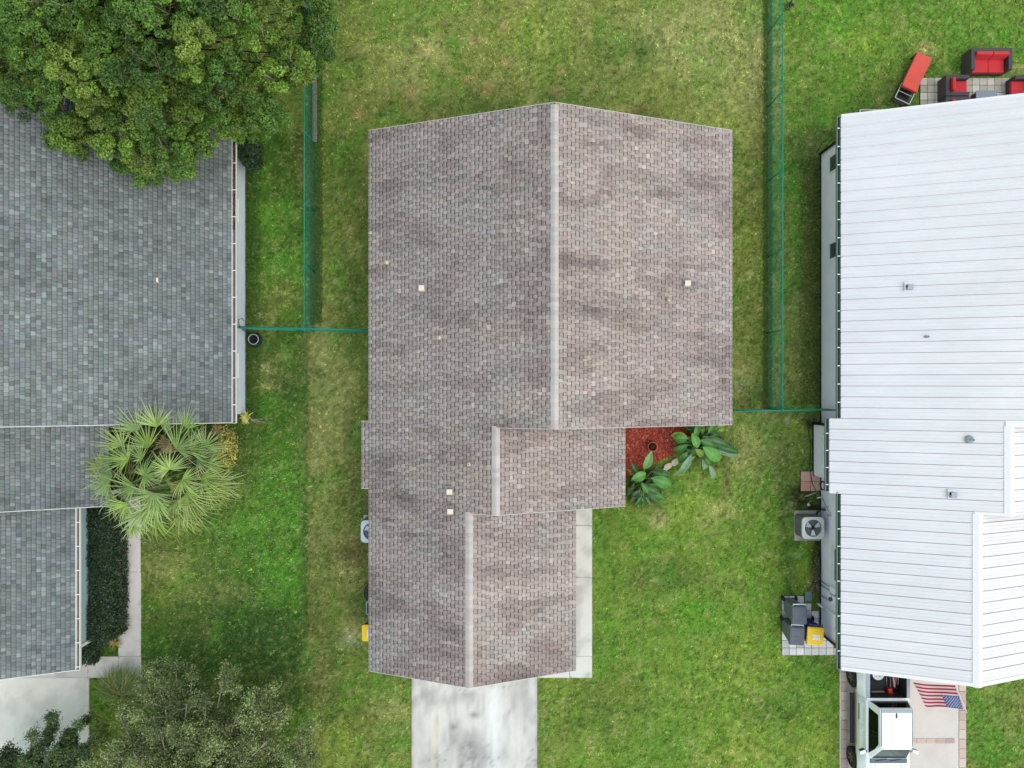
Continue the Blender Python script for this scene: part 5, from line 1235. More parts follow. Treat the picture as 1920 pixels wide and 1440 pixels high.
# ---------------------------------------------------------------- wheelie bins
def wheelie(name, label, lid_m, body_m, x, y, sticker=False, group='wheelie bins', rz=0.0, w_=.57, l_=.70, h=1.07, detail=True):
    """handle and wheels on the +y side"""
    t = thing(name, label, 'bin', (x, y, .035), rz, group)
    m = MB(); a, b = w_ * .36, l_ * .34; A_, B_ = w_ * .47, l_ * .46; oy = .07
    m.poly([(-a, -b + oy, 0), (a, -b + oy, 0), (a, b + oy, 0), (-a, b + oy, 0), (-A_, -B_, h - .1), (A_, -B_, h - .1), (A_, B_, h - .1), (-A_, B_, h - .1)], [(0, 3, 2, 1), (4, 5, 6, 7), (0, 1, 5, 4), (1, 2, 6, 5), (2, 3, 7, 6), (3, 0, 4, 7)])
    m.build('bin_body', M[body_m], t, bevel=.04, local=True)
    m = MB(); m.prism([(-A_ - .02, -B_ - .03), (A_ + .02, -B_ - .03), (A_ + .02, B_ + .02), (-A_ - .02, B_ + .02)], h - .11, h - .06); m.build('rim', M[body_m], t, bevel=.012, local=True)
    hw, hl = w_ / 2, l_ / 2
    def outline(sx, sy, dy=0): return [(-hw * sx * .88, -hl * sy + dy), (hw * sx * .88, -hl * sy + dy), (hw * sx, -hl * sy * .82 + dy), (hw * sx, hl * sy * .86 + dy), (hw * sx * .9, hl * sy * .98 + dy), (-hw * sx * .9, hl * sy * .98 + dy), (-hw * sx, hl * sy * .86 + dy), (-hw * sx, -hl * sy * .82 + dy)]
    m = MB(); n = 8; r0 = outline(1, 1, -.02); r1_ = outline(.97, .97, -.02); r2_ = outline(.78, .80, -.03); r3_ = outline(.70, .72, -.03)
    vs = [(p[0], p[1], h - .055) for p in r0] + [(p[0], p[1], h - .005) for p in r1_] + [(p[0], p[1], h + .012) for p in r2_] + [(p[0], p[1], h + .002) for p in r3_]
    fs = [tuple(range(n))[::-1]] + [(k * n + i, k * n + (i + 1) % n, (k + 1) * n + (i + 1) % n, (k + 1) * n + i) for k in range(3) for i in range(n)] + [tuple(range(3 * n, 4 * n))]
    m.poly(vs, fs); lid = m.build('lid', M[lid_m], t, bevel=.006, local=True, seg=1)
    if detail:
        for k, yy in enumerate((-.18, -.02)): MB().box((0, yy - .03, h + .006), (w_ * .42, .022, .012)).build('lid_rib', M[lid_m], lid, local=True)
    m = MB(); m.tube([(-A_ * .85, B_ + .0, h - .08), (-A_ * .85, B_ + .085, h - .03), (A_ * .85, B_ + .085, h - .03), (A_ * .85, B_, h - .08)], .022, 8); m.build('handle', M[body_m if sticker else 'ac_pale'], t, local=True)
    for s_ in (-1, 1):
        q = MB().lathe([(.0, -.025), (.10, -.025), (.112, -.015), (.112, .015), (.10, .025), (0, .025)], (s_ * (a + .05), b + oy + .04, .10), 16, rot=Matrix.Rotation(math.pi / 2, 3, 'Y')).build('wheel', M['rubber'], t, local=True)
    MB().tube([(-a - .05, b + oy + .04, .10), (a + .05, b + oy + .04, .10)], .012, 6).build('axle', M['black'], t, local=True)
    if sticker:
        MB().box((.02, -.06, h + .007), (w_ * .46, l_ * .30, .006)).build('sticker', M['sticker'], lid, local=True)
    return t
wheelie('wheelie_bin', 'dark grey wheelie bin standing farthest from the driveway on the pavers', 'bin_grey', 'bin_green', 10.99, -8.83)
wheelie('wheelie_bin', 'dark grey wheelie bin next to the yellow lidded one on the pavers', 'bin_grey', 'bin_green', 10.90, -9.62, rz=R(-3))
wheelie('wheelie_bin', 'yellow lidded navy wheelie bin on the pale pavers', 'bin_yellow', 'bin_blue', 11.60, -9.62, True, rz=R(-4), w_=.64)
wheelie('wheelie_bin', 'yellow lidded bin poking out from under the brown roof', 'bin_yellow', 'bin_blue', -5.38, -9.52, True, rz=R(-90), w_=.64)
def tub(name, label, x, y, r, h, mname, square=False, cat='tub', fill=True):
    t = thing(name, label, cat, (x, y, 0))
    if square:
        hw, hl = r; o = MB()
        def rr(a, b, q=.07): return [(x + sx * (a - q) + q * math.cos(v), y + sy * (b - q) + q * math.sin(v)) for sx, sy, q0 in ((1, 1, 0), (-1, 1, 1), (-1, -1, 2), (1, -1, 3)) for v in [math.pi / 2 * (q0 + k / 3) for k in range(4)]]
        a_, b_, c_, d_ = rr(hw * .8, hl * .8), rr(hw, hl), rr(hw * .86, hl * .86), rr(hw * .7, hl * .7); n = len(a_)
        vs = [(p[0], p[1], .0) for p in a_] + [(p[0], p[1], h) for p in b_] + [(p[0], p[1], h) for p in c_] + [(p[0], p[1], .12) for p in d_]
        o.poly(vs, [tuple(range(n))[::-1]] + [(k * n + i, k * n + (i + 1) % n, (k + 1) * n + (i + 1) % n, (k + 1) * n + i) for k in range(3) for i in range(n)] + [tuple(range(3 * n, 4 * n))])
        o.build('tub_body', M[mname], t, bevel=0)
        MB().box((x - .02, y + .08, h * .55), (hw * .9, hl * .5, .2), rz=.2).build('contents', M['bin_grey'], t)
        MB().box((x + .02, y - .14, h * .6), (hw * .8, hl * .35, .16), rz=-.1).build('contents', M['bin_light'], t)
    else:
        MB().lathe([(r * .8, 0), (r * .98, h - .06), (r * 1.05, h - .05), (r * 1.05, h)], (x, y, 0), 22).build('can_body', M[mname], t)
        MB().lathe([(r * 1.06, h + .005), (r * 1.06, h + .03), (r * .8, h + .055), (r * .75, h + .035), (r * .3, h + .05), (0, h + .055)], (x, y, 0), 22).build('lid', M[mname], t)
        MB().tube([(x - .1, y, h + .05), (x - .06, y, h + .09), (x + .06, y, h + .09), (x + .1, y, h + .05)], .015, 6).build('handle', M[mname], t)
    return t
tub('rubbish_can', 'round black rubbish can half under the brown roof edge', -5.35, -8.08, .36, .75, 'black', cat='bin')
tub('plastic_bucket', 'slate grey round bucket barely showing under the brown roof edge', -5.24, -7.55, .24, .6, 'bin_green', cat='bucket')
tub('recycling_tub', 'light grey open tub of containers beside the yellow lidded bin', -5.42, -8.76, (.29, .27), .5, 'bin_light', True)

# ---------------------------------------------------------------- pavers
def paving(name, label, x0, y0, pitch, cells, pal, zs=.035, gap=.016, bed_pad=.02, wear=.06):
    """cells: rows of (first, last) tile index; y runs down the picture"""
    t = tag(thing(name, None, None, (x0, y0, 0)), label, kind='structure')
    mb = MB()
    for j, (a, b) in enumerate(cells): mb.box2((x0 + a * pitch - bed_pad, y0 - (j + 1) * pitch - .004, -.06), (x0 + (b + 1) * pitch, y0 - j * pitch - .0045, zs - .016))
    mb.build('bedding', M['joint'], t)
    protos = []
    for c in pal:
        o = MB().box((0, 0, -.02), (pitch - gap, pitch - gap, .04)).build('paver', M['paver'], t, bevel=.006, local=True, seg=1)
        at = o.data.color_attributes.new('col', 'FLOAT_COLOR', 'POINT'); at.data.foreach_set('color', np.tile(np.append(np.array(lin(*c)), 1), len(o.data.vertices)).astype(np.float32)); protos.append(o)
    used = set()
    for j, (a, b) in enumerate(cells):
        for i in range(a, b + 1):
            k = rnd.randrange(len(pal)); o = protos[k] if k not in used else protos[k].copy()
            if k in used: COL.objects.link(o)
            used.add(k); o.location = ((i + .5) * pitch, -(j + .5) * pitch, zs + rnd.uniform(-.004, .003)); o.rotation_euler = (rnd.uniform(-.012, .012), rnd.uniform(-.012, .012), rnd.uniform(-.02, .02))
    for i, p_ in enumerate(protos):
        if i not in used: bpy.data.objects.remove(p_)
    return t
paving('paved_pad', 'pad of pale square pavers under the wheelie bins', 10.72, -8.42, .295, [(0, 2), (0, 3), (0, 4), (0, 4), (0, 4), (0, 5), (0, 6), (0, 7)], [(212,208,204), (200,196,192), (222,218,212), (190,186,182)])
paving('paved_pad', 'four pinkish square pavers against the grey wall', 11.475, -3.47, .395, [(0, 1), (0, 1)], [(206,150,132), (216,164,146), (196,140,124)])
paving('patio', 'patio of stained pale square tiles under the red cushioned furniture', 16.22, 12.17, .295, [(0, 16)] * 10, [(206,198,180), (190,180,160), (218,210,194), (176,166,146), (198,188,172)], wear=.2)

# ---------------------------------------------------------------- outdoor furniture
def slab_cushion(mb, c, d, rz=0, rot=None): mb.box(c, d, rz, rot=rot)
def wicker_seat(name, label, x0, x1, y0, y1, face, nseat, cat, group=None, h=.62, arm=.15, backt=.16):
    """face: 's' or 'e' or 'w' = open side; box between x0..x1, y0..y1"""
    t = thing(name, label, cat, ((x0 + x1) / 2, (y0 + y1) / 2, .035), group=group)
    z0 = .05; fr = MB(); fr.box2((x0 + .01, y0 + .01, z0), (x1 - .01, y1 - .01, .30)); fr.build('seat_base', M['wicker'], t, bevel=.012)
    def bar(a, nm): return MB().box2(*a).build(nm, M['wicker'], t, bevel=.015)
    if face == 's':
        bar(((x0, y1 - backt, .303), (x1, y1, h)), 'backrest'); bar(((x0, y0, .303), (x0 + arm, y1 - backt - .003, h)), 'armrest'); bar(((x1 - arm, y0, .303), (x1, y1 - backt - .003, h)), 'armrest')
        xa, xb = x0 + arm + .015, x1 - arm - .015; ws = (xb - xa) / nseat
        for k in range(nseat):
            MB().box2((xa + k * ws + .006, y0 - .02, .306), (xa + (k + 1) * ws - .006, y1 - backt - .16, .44)).build('seat_cushion', M['red_cloth'], t, bevel=.035)
            MB().box((xa + (k + .5) * ws, y1 - backt - .12, .56), (ws - .014, .15, .40), rot=Matrix.Rotation(-.25, 3, 'X')).build('back_cushion', M['red_cloth'], t, bevel=.04)
    else:
        s_ = 1 if face == 'e' else -1; xb_, xf = (x0, x1) if s_ > 0 else (x1, x0)
        bar(((min(xb_, xb_ + s_ * backt), y0, .303), (max(xb_, xb_ + s_ * backt), y1, h)), 'backrest')
        xi, xo = sorted((xb_ + s_ * (backt + .003), xf)); bar(((xi, y0, .303), (xo, y0 + arm, h)), 'armrest'); bar(((xi, y1 - arm, .303), (xo, y1, h)), 'armrest')
        a, b = sorted((xb_ + s_ * (backt + .14), xf + s_ * .02))
        MB().box2((a, y0 + arm + .012, .306), (b, y1 - arm - .012, .43)).build('seat_cushion', M['red_cloth'], t, bevel=.03)
        MB().box((xb_ + s_ * (backt + .10), (y0 + y1) / 2, .57), (.12, y1 - y0 - 2 * arm - .02, .42), rot=Matrix.Rotation(s_ * -.12, 3, 'Y')).build('back_cushion', M['red_cloth'], t, bevel=.035)
    ft = MB()
    for (xx, yy) in ((x0 + .06, y0 + .06), (x1 - .06, y0 + .06), (x0 + .06, y1 - .06), (x1 - .06, y1 - .06)): MB().box((xx, yy, .04), (.05, .05, .05)).build('foot', M['black'], t)
    return t
wicker_seat('wicker_sofa', 'dark wicker two seat sofa with red cushions at the patio edge', 17.84, 19.44, 12.22, 13.06, 's', 2, 'sofa', h=.66)
wicker_seat('wicker_armchair', 'dark wicker armchair with red cushions, nearest the sofa and the lounger', 16.88, 17.80, 11.22, 12.03, 'e', 1, 'armchair', 'wicker armchairs on the patio')
wicker_seat('wicker_armchair', 'dark wicker armchair mostly under the white roof, behind another armchair', 16.88, 17.80, 10.38, 11.19, 'e', 1, 'armchair', 'wicker armchairs on the patio')
wicker_seat('wicker_armchair', 'dark wicker armchair with red seat at the edge of the picture, across the table', 19.58, 20.5, 11.16, 12.02, 'w', 1, 'armchair', 'wicker armchairs on the patio')
t = thing('coffee_table', 'low dark wicker coffee table with grey glass top between the armchairs', 'table', (18.6, 10.9, .035))
MB().box2((18.22, 10.42, .05), (18.98, 11.46, .40)).build('table_base', M['wicker'], t, bevel=.012)
MB().box2((18.18, 10.38, .403), (19.02, 11.5, .425)).build('table_top', M['grey_glass'], t, bevel=.006)
# chaise lounge: red pad slid up, bare frame at the other end
A0 = P(1691, 190, .3); A1 = P(1731, 106, .3); ax = (A1 - A0).normalized(); rot = math.atan2(ax.y, ax.x); LL = (A1 - A0).length; mid = (A0 + A1) / 2
t = thing('chaise_lounge', 'dark chaise lounge with a coral red pad on the lawn by the patio', 'lounge chair', (mid.x, mid.y, .0), rot)
hw = .31
for s_ in (-1, 1): MB().box((0, s_ * hw, .27), (LL, .045, .07)).build('side_rail', M['alu'] if False else M['wicker'], t, bevel=.008, local=True)
q = MB()
for s_ in (-1, 1): q.box((-LL / 2 + .34, s_ * hw, .31), (.66, .03, .012))
q.box((-LL / 2 + .015, 0, .31), (.03, .62, .012)); q.box((-LL / 2 + .66, 0, .31), (.03, .62, .012)); q.build('rim', M['alu'], t, local=True)
for x in (-LL / 2, LL / 2): MB().box((x, 0, .27), (.045, .62, .07)).build('end_rail', M['wicker'], t, local=True)
for k in range(3): MB().box((-LL / 2 + .36 + k * .13, 0, .255), (.03, .58, .02)).build('slat', M['alu'] if k == 0 else M['wicker'], t, local=True)
for x in (-LL / 2 + .08, LL / 2 - .08):
    for s_ in (-1, 1): MB().box((x, s_ * hw, .12), (.05, .05, .24)).build('leg', M['wicker'], t, local=True)
MB().box((-LL / 2 + .3, 0, .06), (.6, .6, .02)).build('lower_shelf', M['black'], t, local=True)
MB().box((.36, .0, .37), (LL * .64, .63, .11)).build('cushion', M['coral_cloth'], t, bevel=.03, local=True)
MB().box((-.39, .0, .43), (.34, .63, .10), rot=Matrix.Rotation(.35, 3, 'Y')).build('headrest_cushion', M['coral_cloth'], t, bevel=.03, local=True)
MB().box((-.53, 0, .46), (.05, .60, .12)).build('cushion_edge', M['red_cloth'], t, bevel=.015, local=True)
# rack under the roof edge
a = P(1612, 206, .5); t = thing('planter_box', 'dark planter box with a pale rim tucked under the white roof edge', 'planter', (a.x + .5, a.y - .3, 0))
MB().box2((a.x, a.y - .55, 0), (a.x + 1.15, a.y, .48)).build('box', M['black'], t, bevel=.01); q = MB()
q.box2((a.x - .01, a.y - .02, .483), (a.x + 1.16, a.y + .015, .51)); q.box2((a.x - .01, a.y - .56, .483), (a.x + .03, a.y - .023, .51)); q.build('rim', M['alu'], t)
MB().box2((a.x + .035, a.y - .54, .484), (a.x + 1.14, a.y - .025, .492)).build('soil', M['soil'], t)
# iron trellis hoops at the wall corner
q = MB(); q.tube([(12.1, 9.2, .02), (12.18, 9.45, .35), (12.5, 9.75, .6), (12.95, 9.8, .5), (13.3, 9.75, .1)], .014, 6); q.tube([(12.6, 9.35, .02), (12.55, 9.5, .5), (12.75, 9.62, .75), (12.95, 9.5, .5), (12.95, 9.35, .02)], .012, 6); q.tube([(12.45, 9.3, .02), (12.4, 9.45, .5), (12.6, 9.6, .85), (12.85, 9.6, .8)], .012, 6)
tag(q.build('garden_hoop', M['black']), 'thin black wire garden hoops at the corner of the grey walls', 'garden hoop')

# ---------------------------------------------------------------- hoses, small debris
def coil(c, r, n, rad, axis='z', jit=.012, seed=0):
    rr = random.Random(seed); pts = []
    for k in range(n * 18):
        a = k * 2 * math.pi / 18; q = r * (1 + rr.uniform(-.06, .06)); z = rr.uniform(-jit, jit) + k / 18 * .012
        v = (q * math.cos(a), q * math.sin(a), z) if axis == 'z' else (z, q * math.cos(a), q * math.sin(a) * 1.25)
        pts.append(Vector(c) + Vector(v))
    return pts
q = MB(); q.tube(coil((12.06, -3.95, .62), .17, 5, .012, 'x', .03, 2), .013, 5); q.tube([(12.08, -4.12, .5), (12.02, -4.25, .2), (11.92, -3.95, .05), (11.82, -3.3, .03), (11.88, -2.4, .03), (11.75, -1.75, .05), (11.82, -1.5, .3)], .014, 5)
tag(q.build('garden_hose', M['black_hose']), 'black hose coiled on the grey wall above the pink pavers', 'hose')
p = P(475, 636, .25); t = thing('hose_pot', 'round black hose pot with a grey rim at the pale blue wall', 'pot', (p.x, p.y, 0))
MB().lathe([(0, 0), (.20, 0), (.215, .24), (.185, .25), (.175, .1), (0, .09)], (p.x, p.y, 0), 22).build('pot_body', M['black'], t); MB().lathe([(.216, .236), (.212, .262), (.182, .262), (.18, .20), (.216, .236)], (p.x, p.y, 0), 22, caps=False).build('rim', M['bin_light'], t)
MB().lathe([(.172, .15), (.1, .17), (.06, .12), (0, .12)], (p.x, p.y, 0), 18, caps=False).build('opening', M['dark_hole'], t)
q = MB(); q.tube(coil((p.x, p.y - .02, .03), .27, 3, .014, 'z', .015, 3), .014, 5); q.tube([(p.x - .2, p.y + .2, .06), (p.x - .36, p.y + .36, .4), (-10.5, 2.28, .9), (-10.48, 2.46, 1.05), (-10.35, 2.52, 1.0), (-10.3, 2.42, .95)], .015, 6)
tag(q.build('garden_hose', M['black_hose']), 'black hose looping from the fence end down around the hose pot', 'hose')
def stick(name, label, a, b, r, mname, cat): tag(MB().tube([P(*a), P(*b)], r, 8).build(name, M[mname]), label, cat)
stick('pvc_pipe', 'pale pipe lying on the dark soil below the pink pavers', (1509, 931, .05), (1534, 922, .05), .028, 'wood', 'pipe')
stick('pvc_pipe', 'short thin pale stick lying beside the white round cap', (1514, 943, .04), (1523, 939, .04), .016, 'wood', 'pipe')
stick('pvc_pipe', 'white pipe stub poking out from the grey wall above the soil', (1532, 934, .25), (1541, 932, .25), .026, 'pvc', 'pipe')
p = P(1516, 946.5, .08); t = tag(MB().lathe([(.05, -.08), (.05, .05), (.062, .05), (.062, .075), (.02, .08), (.02, .095), (0, .095)], (p.x, p.y, .03), 16).build('drain_cap', M['pvc']), 'white round drain cleanout cap in the dark soil', 'drain cap')
p = P(1516.5, 1118.5, .1); t = thing('valve_box', 'grey green plastic valve box at the corner of the pale pavers', 'valve box', (p.x, p.y, 0))
MB().box((p.x, p.y, .03), (.27, .39, .12)).build('box', M['valve'], t, bevel=.03); MB().box((p.x, p.y, .095), (.21, .31, .012)).build('lid', M['valve'], t, bevel=.004)
rosette('dead_plant', 'withered brown plant against the grey wall beside the valve box', P(1529, 1098, .12), 46, .3, .012, [(96,78,66),(120,98,80),(76,60,54),(150,130,110)], seed=12, rise=.9)
shrub('low_shrub', 'low dry shrub with pale speckled leaves at the grey wall below the air conditioner', (P(1531, 1060, .1).x, P(1531, 1066, .1).y, .1), (.12, .8, .12), 700, .02, .04, [(120,120,70),(150,140,100),(90,90,56),(70,60,48)], cat='plant', seed=14)
# the black bird on the lawn
bd = MB(); c = P(1482, 8, .12); q = R(75); ux = Vector((math.cos(q), math.sin(q), 0)); uy = Vector((-math.sin(q), math.cos(q), 0))
prof = [(-.15, .012, .03), (-.10, .035, .03), (-.03, .058, .02), (.04, .055, .0), (.09, .035, .02), (.12, .034, .05), (.15, .026, .055), (.175, .009, .05), (.20, .002, .045)]
vs = []; n = 10
for (s_, r_, dz) in prof:
    for k in range(n): a_ = 2 * math.pi * k / n; vs.append(c + ux * s_ + uy * r_ * math.cos(a_) + Vector((0, 0, dz + r_ * .9 * math.sin(a_))))
bd.poly(vs, [(i * n + k, i * n + (k + 1) % n, (i + 1) * n + (k + 1) % n, (i + 1) * n + k) for i in range(len(prof) - 1) for k in range(n)] + [tuple(range(n))[::-1], tuple(range(len(vs) - n, len(vs)))], smooth=True)
def wing(s_):
    w0 = c + ux * .05 + uy * s_ * .04 + Vector((0, 0, .035)); return [w0, w0 + uy * s_ * .10 - ux * .03 + Vector((0, 0, .03)), w0 + uy * s_ * .12 - ux * .12 + Vector((0, 0, .0)), w0 - ux * .13 + uy * s_ * .01]
bt = thing('black_bird', 'small black bird on the lawn beside the long green fence', 'bird', (c.x, c.y, 0))
bd.build('body', M['feather'], bt)
for s_ in (-1, 1):
    v = wing(s_); MB().poly(v + [p_ - Vector((0, 0, .008)) for p_ in v], [(0, 1, 2, 3), (7, 6, 5, 4), (0, 4, 5, 1), (1, 5, 6, 2), (2, 6, 7, 3), (3, 7, 4, 0)]).build('wing', M['feather'], bt)
    MB().tube([c + uy * s_ * .02 - ux * .0 + Vector((0, 0, 0)), (c.x + uy.x * s_ * .02, c.y + uy.y * s_ * .02, .0)], .005, 4).build('leg', M['feather'], bt)
tl_ = [c - ux * .13 + uy * .015 + Vector((0, 0, .03)), c - ux * .13 - uy * .015 + Vector((0, 0, .03)), c - ux * .27 - uy * .035 + Vector((0, 0, .01)), c - ux * .27 + uy * .035 + Vector((0, 0, .01))]
MB().poly(tl_ + [p_ - Vector((0, 0, .006)) for p_ in tl_], [(0, 1, 2, 3), (7, 6, 5, 4), (0, 4, 5, 1), (1, 5, 6, 2), (2, 6, 7, 3), (3, 7, 4, 0)]).build('tail', M['feather'], bt)
# ---------------------------------------------------------------- pickup truck (nose towards -y)
TX, TY = 14.32, -10.35
tk = thing('pickup_truck', 'white crew cab pickup truck with open loaded bed on the pinkish driveway', 'truck', (TX, TY, .03))
def L(x, l, z): return (x, -l, z)
def bump(d, w_): return max(0, 1 - (d / w_) ** 2) ** 1.2
def hw_(l): return .915 + .11 * bump(l - 1.12, .60) + .11 * bump(l - 4.28, .62) - .10 * max(0, (l - 4.75) / .45) ** 2
def ztop(l): return 1.17 if l < 3.9 else 1.17 - .05 * (l - 3.9) - .16 * max(0, (l - 4.7) / .45) ** 2
def arch(l):  # lower edge of the body at l
    for c in (1.12, 4.28):
        d = abs(l - c)
        if d < .45: return .36 + math.sqrt(max(.45 ** 2 - d * d, 0)) * .98
    return .36
def sect(l, full=True):
    h = hw_(l); zt = ztop(l); lo = max(arch(l), .36); q = max(.62, lo + .02); sl = h * .94
    return [(sl, lo), (h, max(q, lo + .03)), (h * .995, max(.82, lo + .05)), (h - .06 - .55 * (h - .915), max(.97, lo + .07)), (.835, zt - .03), (.79, zt)]
def lstations(a, b):
    s = set([a, b]); x = a
    while x < b: s.add(round(x, 3)); x += .075
    return sorted(s)
def loft_side(mb, a, b, s_, inner=None):
    st = lstations(a, b); rows = []
    for l in st:
        sc = sect(l); row = [L(s_ * x, l, z) for x, z in sc]
        if inner is not None: row += [L(s_ * inner, l, sc[-1][1]), L(s_ * inner, l, max(.42, sc[0][1]))]
        rows.append(row)
    n = len(rows[0]); base = len(mb.v); vs = [p for r_ in rows for p in r_]
    fs = [(i * n + k, i * n + (k + 1) % n, (i + 1) * n + (k + 1) % n, (i + 1) * n + k) for i in range(len(rows) - 1) for k in range(n if inner is not None else n - 1)]
    if inner is not None: fs += [tuple(range(n))[::-1], tuple(range((len(rows) - 1) * n, len(rows) * n))]
    mb.poly(vs, fs, smooth=True)
for s_ in (-1, 1):
    mb = MB(); loft_side(mb, .06, 1.64, s_, .735); o = mb.build('bed_side', M['truck'], tk, local=True)
    MB().box2((min(s_ * .700, s_ * .825), -1.63, ztop(1) + .0), (max(s_ * .700, s_ * .825), -.08, ztop(1) + .022)).build('bed_rail_cap', M['vent_grey'], tk, bevel=.006, local=True)
mb = MB()
mb2 = MB()
st = lstations(1.665, 5.08); rows = []
for l in st:
    sc = sect(l); rows.append([L(x, l, z) for x, z in sc] + [L(0, l, sc[-1][1] + .025)] + [L(-x, l, z) for x, z in sc[::-1]] + [L(-.6, l, .40), L(.6, l, .40)])
n = len(rows[0]); mb.poly([p for r_ in rows for p in r_], [(i * n + k, i * n + (k + 1) % n, (i + 1) * n + (k + 1) % n, (i + 1) * n + k) for i in range(len(rows) - 1) for k in range(n)] + [tuple(range(n))[::-1], tuple(range((len(rows) - 1) * n, len(rows) * n))], smooth=True)
mb.build('body', M['truck'], tk, local=True)
MB().box2((-.73, -1.655, .50), (.73, -1.60, 1.165)).build('bed_front_wall', M['bedliner'], tk, local=True)
MB().box2((-.80, -1.662, 1.168), (.80, -1.60, 1.20)).build('bed_front_rail', M['truck'], tk, bevel=.006, local=True)
MB().box2((-.79, -.055, .50), (.79, .0, 1.17)).build('tailgate', M['truck'], tk, bevel=.012, local=True)
MB().box2((-.732, -1.598, .50), (.732, -.06, .56)).build('bed_floor', M['bedliner'], tk, local=True)
rb = MB()
for k in range(26): rb.box((-.70 + k * .056, -.83, .568), (.026, 1.5, .016))
rb.build('bed_floor_ribs', M['bedliner'], tk, local=True)
for s_ in (-1, 1): MB().box2((min(s_ * .70, s_ * .733), -1.598, .562), (max(s_ * .70, s_ * .733), -.06, 1.165)).build('bed_liner', M['bedliner'], tk, local=True)
# cab
zb, zt = 1.16, 1.755
bot = [(-.775, 1.70), (.775, 1.70), (.775, 3.72), (.70, 3.93), (-.70, 3.93), (-.775, 3.72)]
topp = [(-.615, 1.76), (.615, 1.76), (.60, 3.16), (.545, 3.27), (-.545, 3.27), (-.60, 3.16)]
m = MB(); vs = [L(x, l, zb) for x, l in bot] + [L(x, l, zt) for x, l in topp] + [L(x * .93, 1.76 + (l - 1.76) * .97 + .03, zt + .035) for x, l in topp]
m.poly(vs, [tuple(range(6))] + [(i, (i + 1) % 6, (i + 1) % 6 + 6, i + 6) for i in range(6)] + [(i + 6, (i + 1) % 6 + 6, (i + 1) % 6 + 12, i + 12) for i in range(6)] + [tuple(range(12, 18))])
m.build('cab', M['truck'], tk, bevel=.05, local=True, seg=3)
def panel(name, pts, nrm, mname, th=.012, off=.006, parent=None):
    pts = [Vector(p) for p in pts]; nrm = Vector(nrm).normalized(); n = len(pts)
    vs = [p + nrm * off for p in pts] + [p - nrm * th for p in pts]
    return MB().poly(vs, [tuple(range(n)), tuple(range(n, 2 * n))[::-1]] + [(i, (i + 1) % n, (i + 1) % n + n, i + n) for i in range(n)]).build(name, M[mname], parent or tk, local=True)
def lerp3(a, b, t): return tuple(a[i] + (b[i] - a[i]) * t for i in range(3))
for s_ in (-1, 1):
    def side(l, t): 
        xb, xt = .775, .612; return (s_ * (xb + (xt - xb) * t), -l, zb + (zt - zb) * t)
    nn = (s_ * (zt - zb), 0, .165)
    panel('side_window', [side(1.93, .10), side(2.738, .08), side(2.738, .86), side(2.02, .86)], nn, 'glass_dark')
    panel('side_window', [side(2.744, .08), side(3.66, .08), side(3.40, .55), side(3.12, .86), side(2.744, .86)], nn, 'glass_dark')
nb = (0, (zt - zb), .06 * 1.0)
panel('rear_window', [L(-.70, 1.705, zb + .06), L(.70, 1.705, zb + .06), L(.585, 1.755, zt - .10), L(-.585, 1.755, zt - .10)], (0, 1, .1), 'glass_dark')
wn = (0, -(zt - zb), .66)
panel('windshield', [L(-.66, 3.86, zb + .06), L(.66, 3.86, zb + .06), L(.525, 3.30, zt - .02), L(-.525, 3.30, zt - .02)], wn, 'windshield')
panel('windshield_shade', [L(-.53, 3.325, zt - .045), L(.53, 3.325, zt - .045), L(.522, 3.285, zt - .007), L(-.522, 3.285, zt - .007)], wn, 'glass_dark', off=.010)
MB().box2((-.70, -4.07, 1.168), (.70, -3.90, 1.205)).build('cowl', M['bin_grey'], tk, bevel=.008, local=True)
wp = MB(); wp.tube([(-.5, -3.98, 1.215), (-.05, -3.90, 1.24)], .009, 5); wp.tube([(.05, -3.98, 1.215), (.5, -3.90, 1.24)], .009, 5); wp.build('wiper', M['black'], tk, local=True)
MB().box2((-.55, -1.885, zt + .030), (.55, -1.775, zt + .041)).build('roof_trim', M['vent_grey'], tk, bevel=.004, local=True)
for x in (-.36, -.13, .13, .36): MB().box((x, -2.5, zt + .036), (.045, 1.1, .009)).build('roof_rib', M['truck'], tk, bevel=.003, local=True)
for s_ in (-1, 1): MB().box((s_ * .575, -2.45, zt + .034), (.016, 1.36, .014)).build('roof_channel', M['bin_grey'], tk, local=True)
MB().lathe([(.042, 0), (.03, .03), (0, .06)], (0, 0, 0), 12).build('antenna', M['bin_grey'], tk, local=True).location = (-.02, -1.99, zt + .036)
ant = [o for o in tk.children if o.name.startswith('antenna')][0]; ant.scale = (.8, 2.6, 1)
hd_ = MB(); 
for s_ in (-1, 1): hd_.tube([(s_ * .50, -4.12, 1.175), (s_ * .46, -4.6, 1.145), (s_ * .40, -4.98, 1.08)], .016, 5)
hd_.build('hood_crease', M['truck'], tk, local=True)
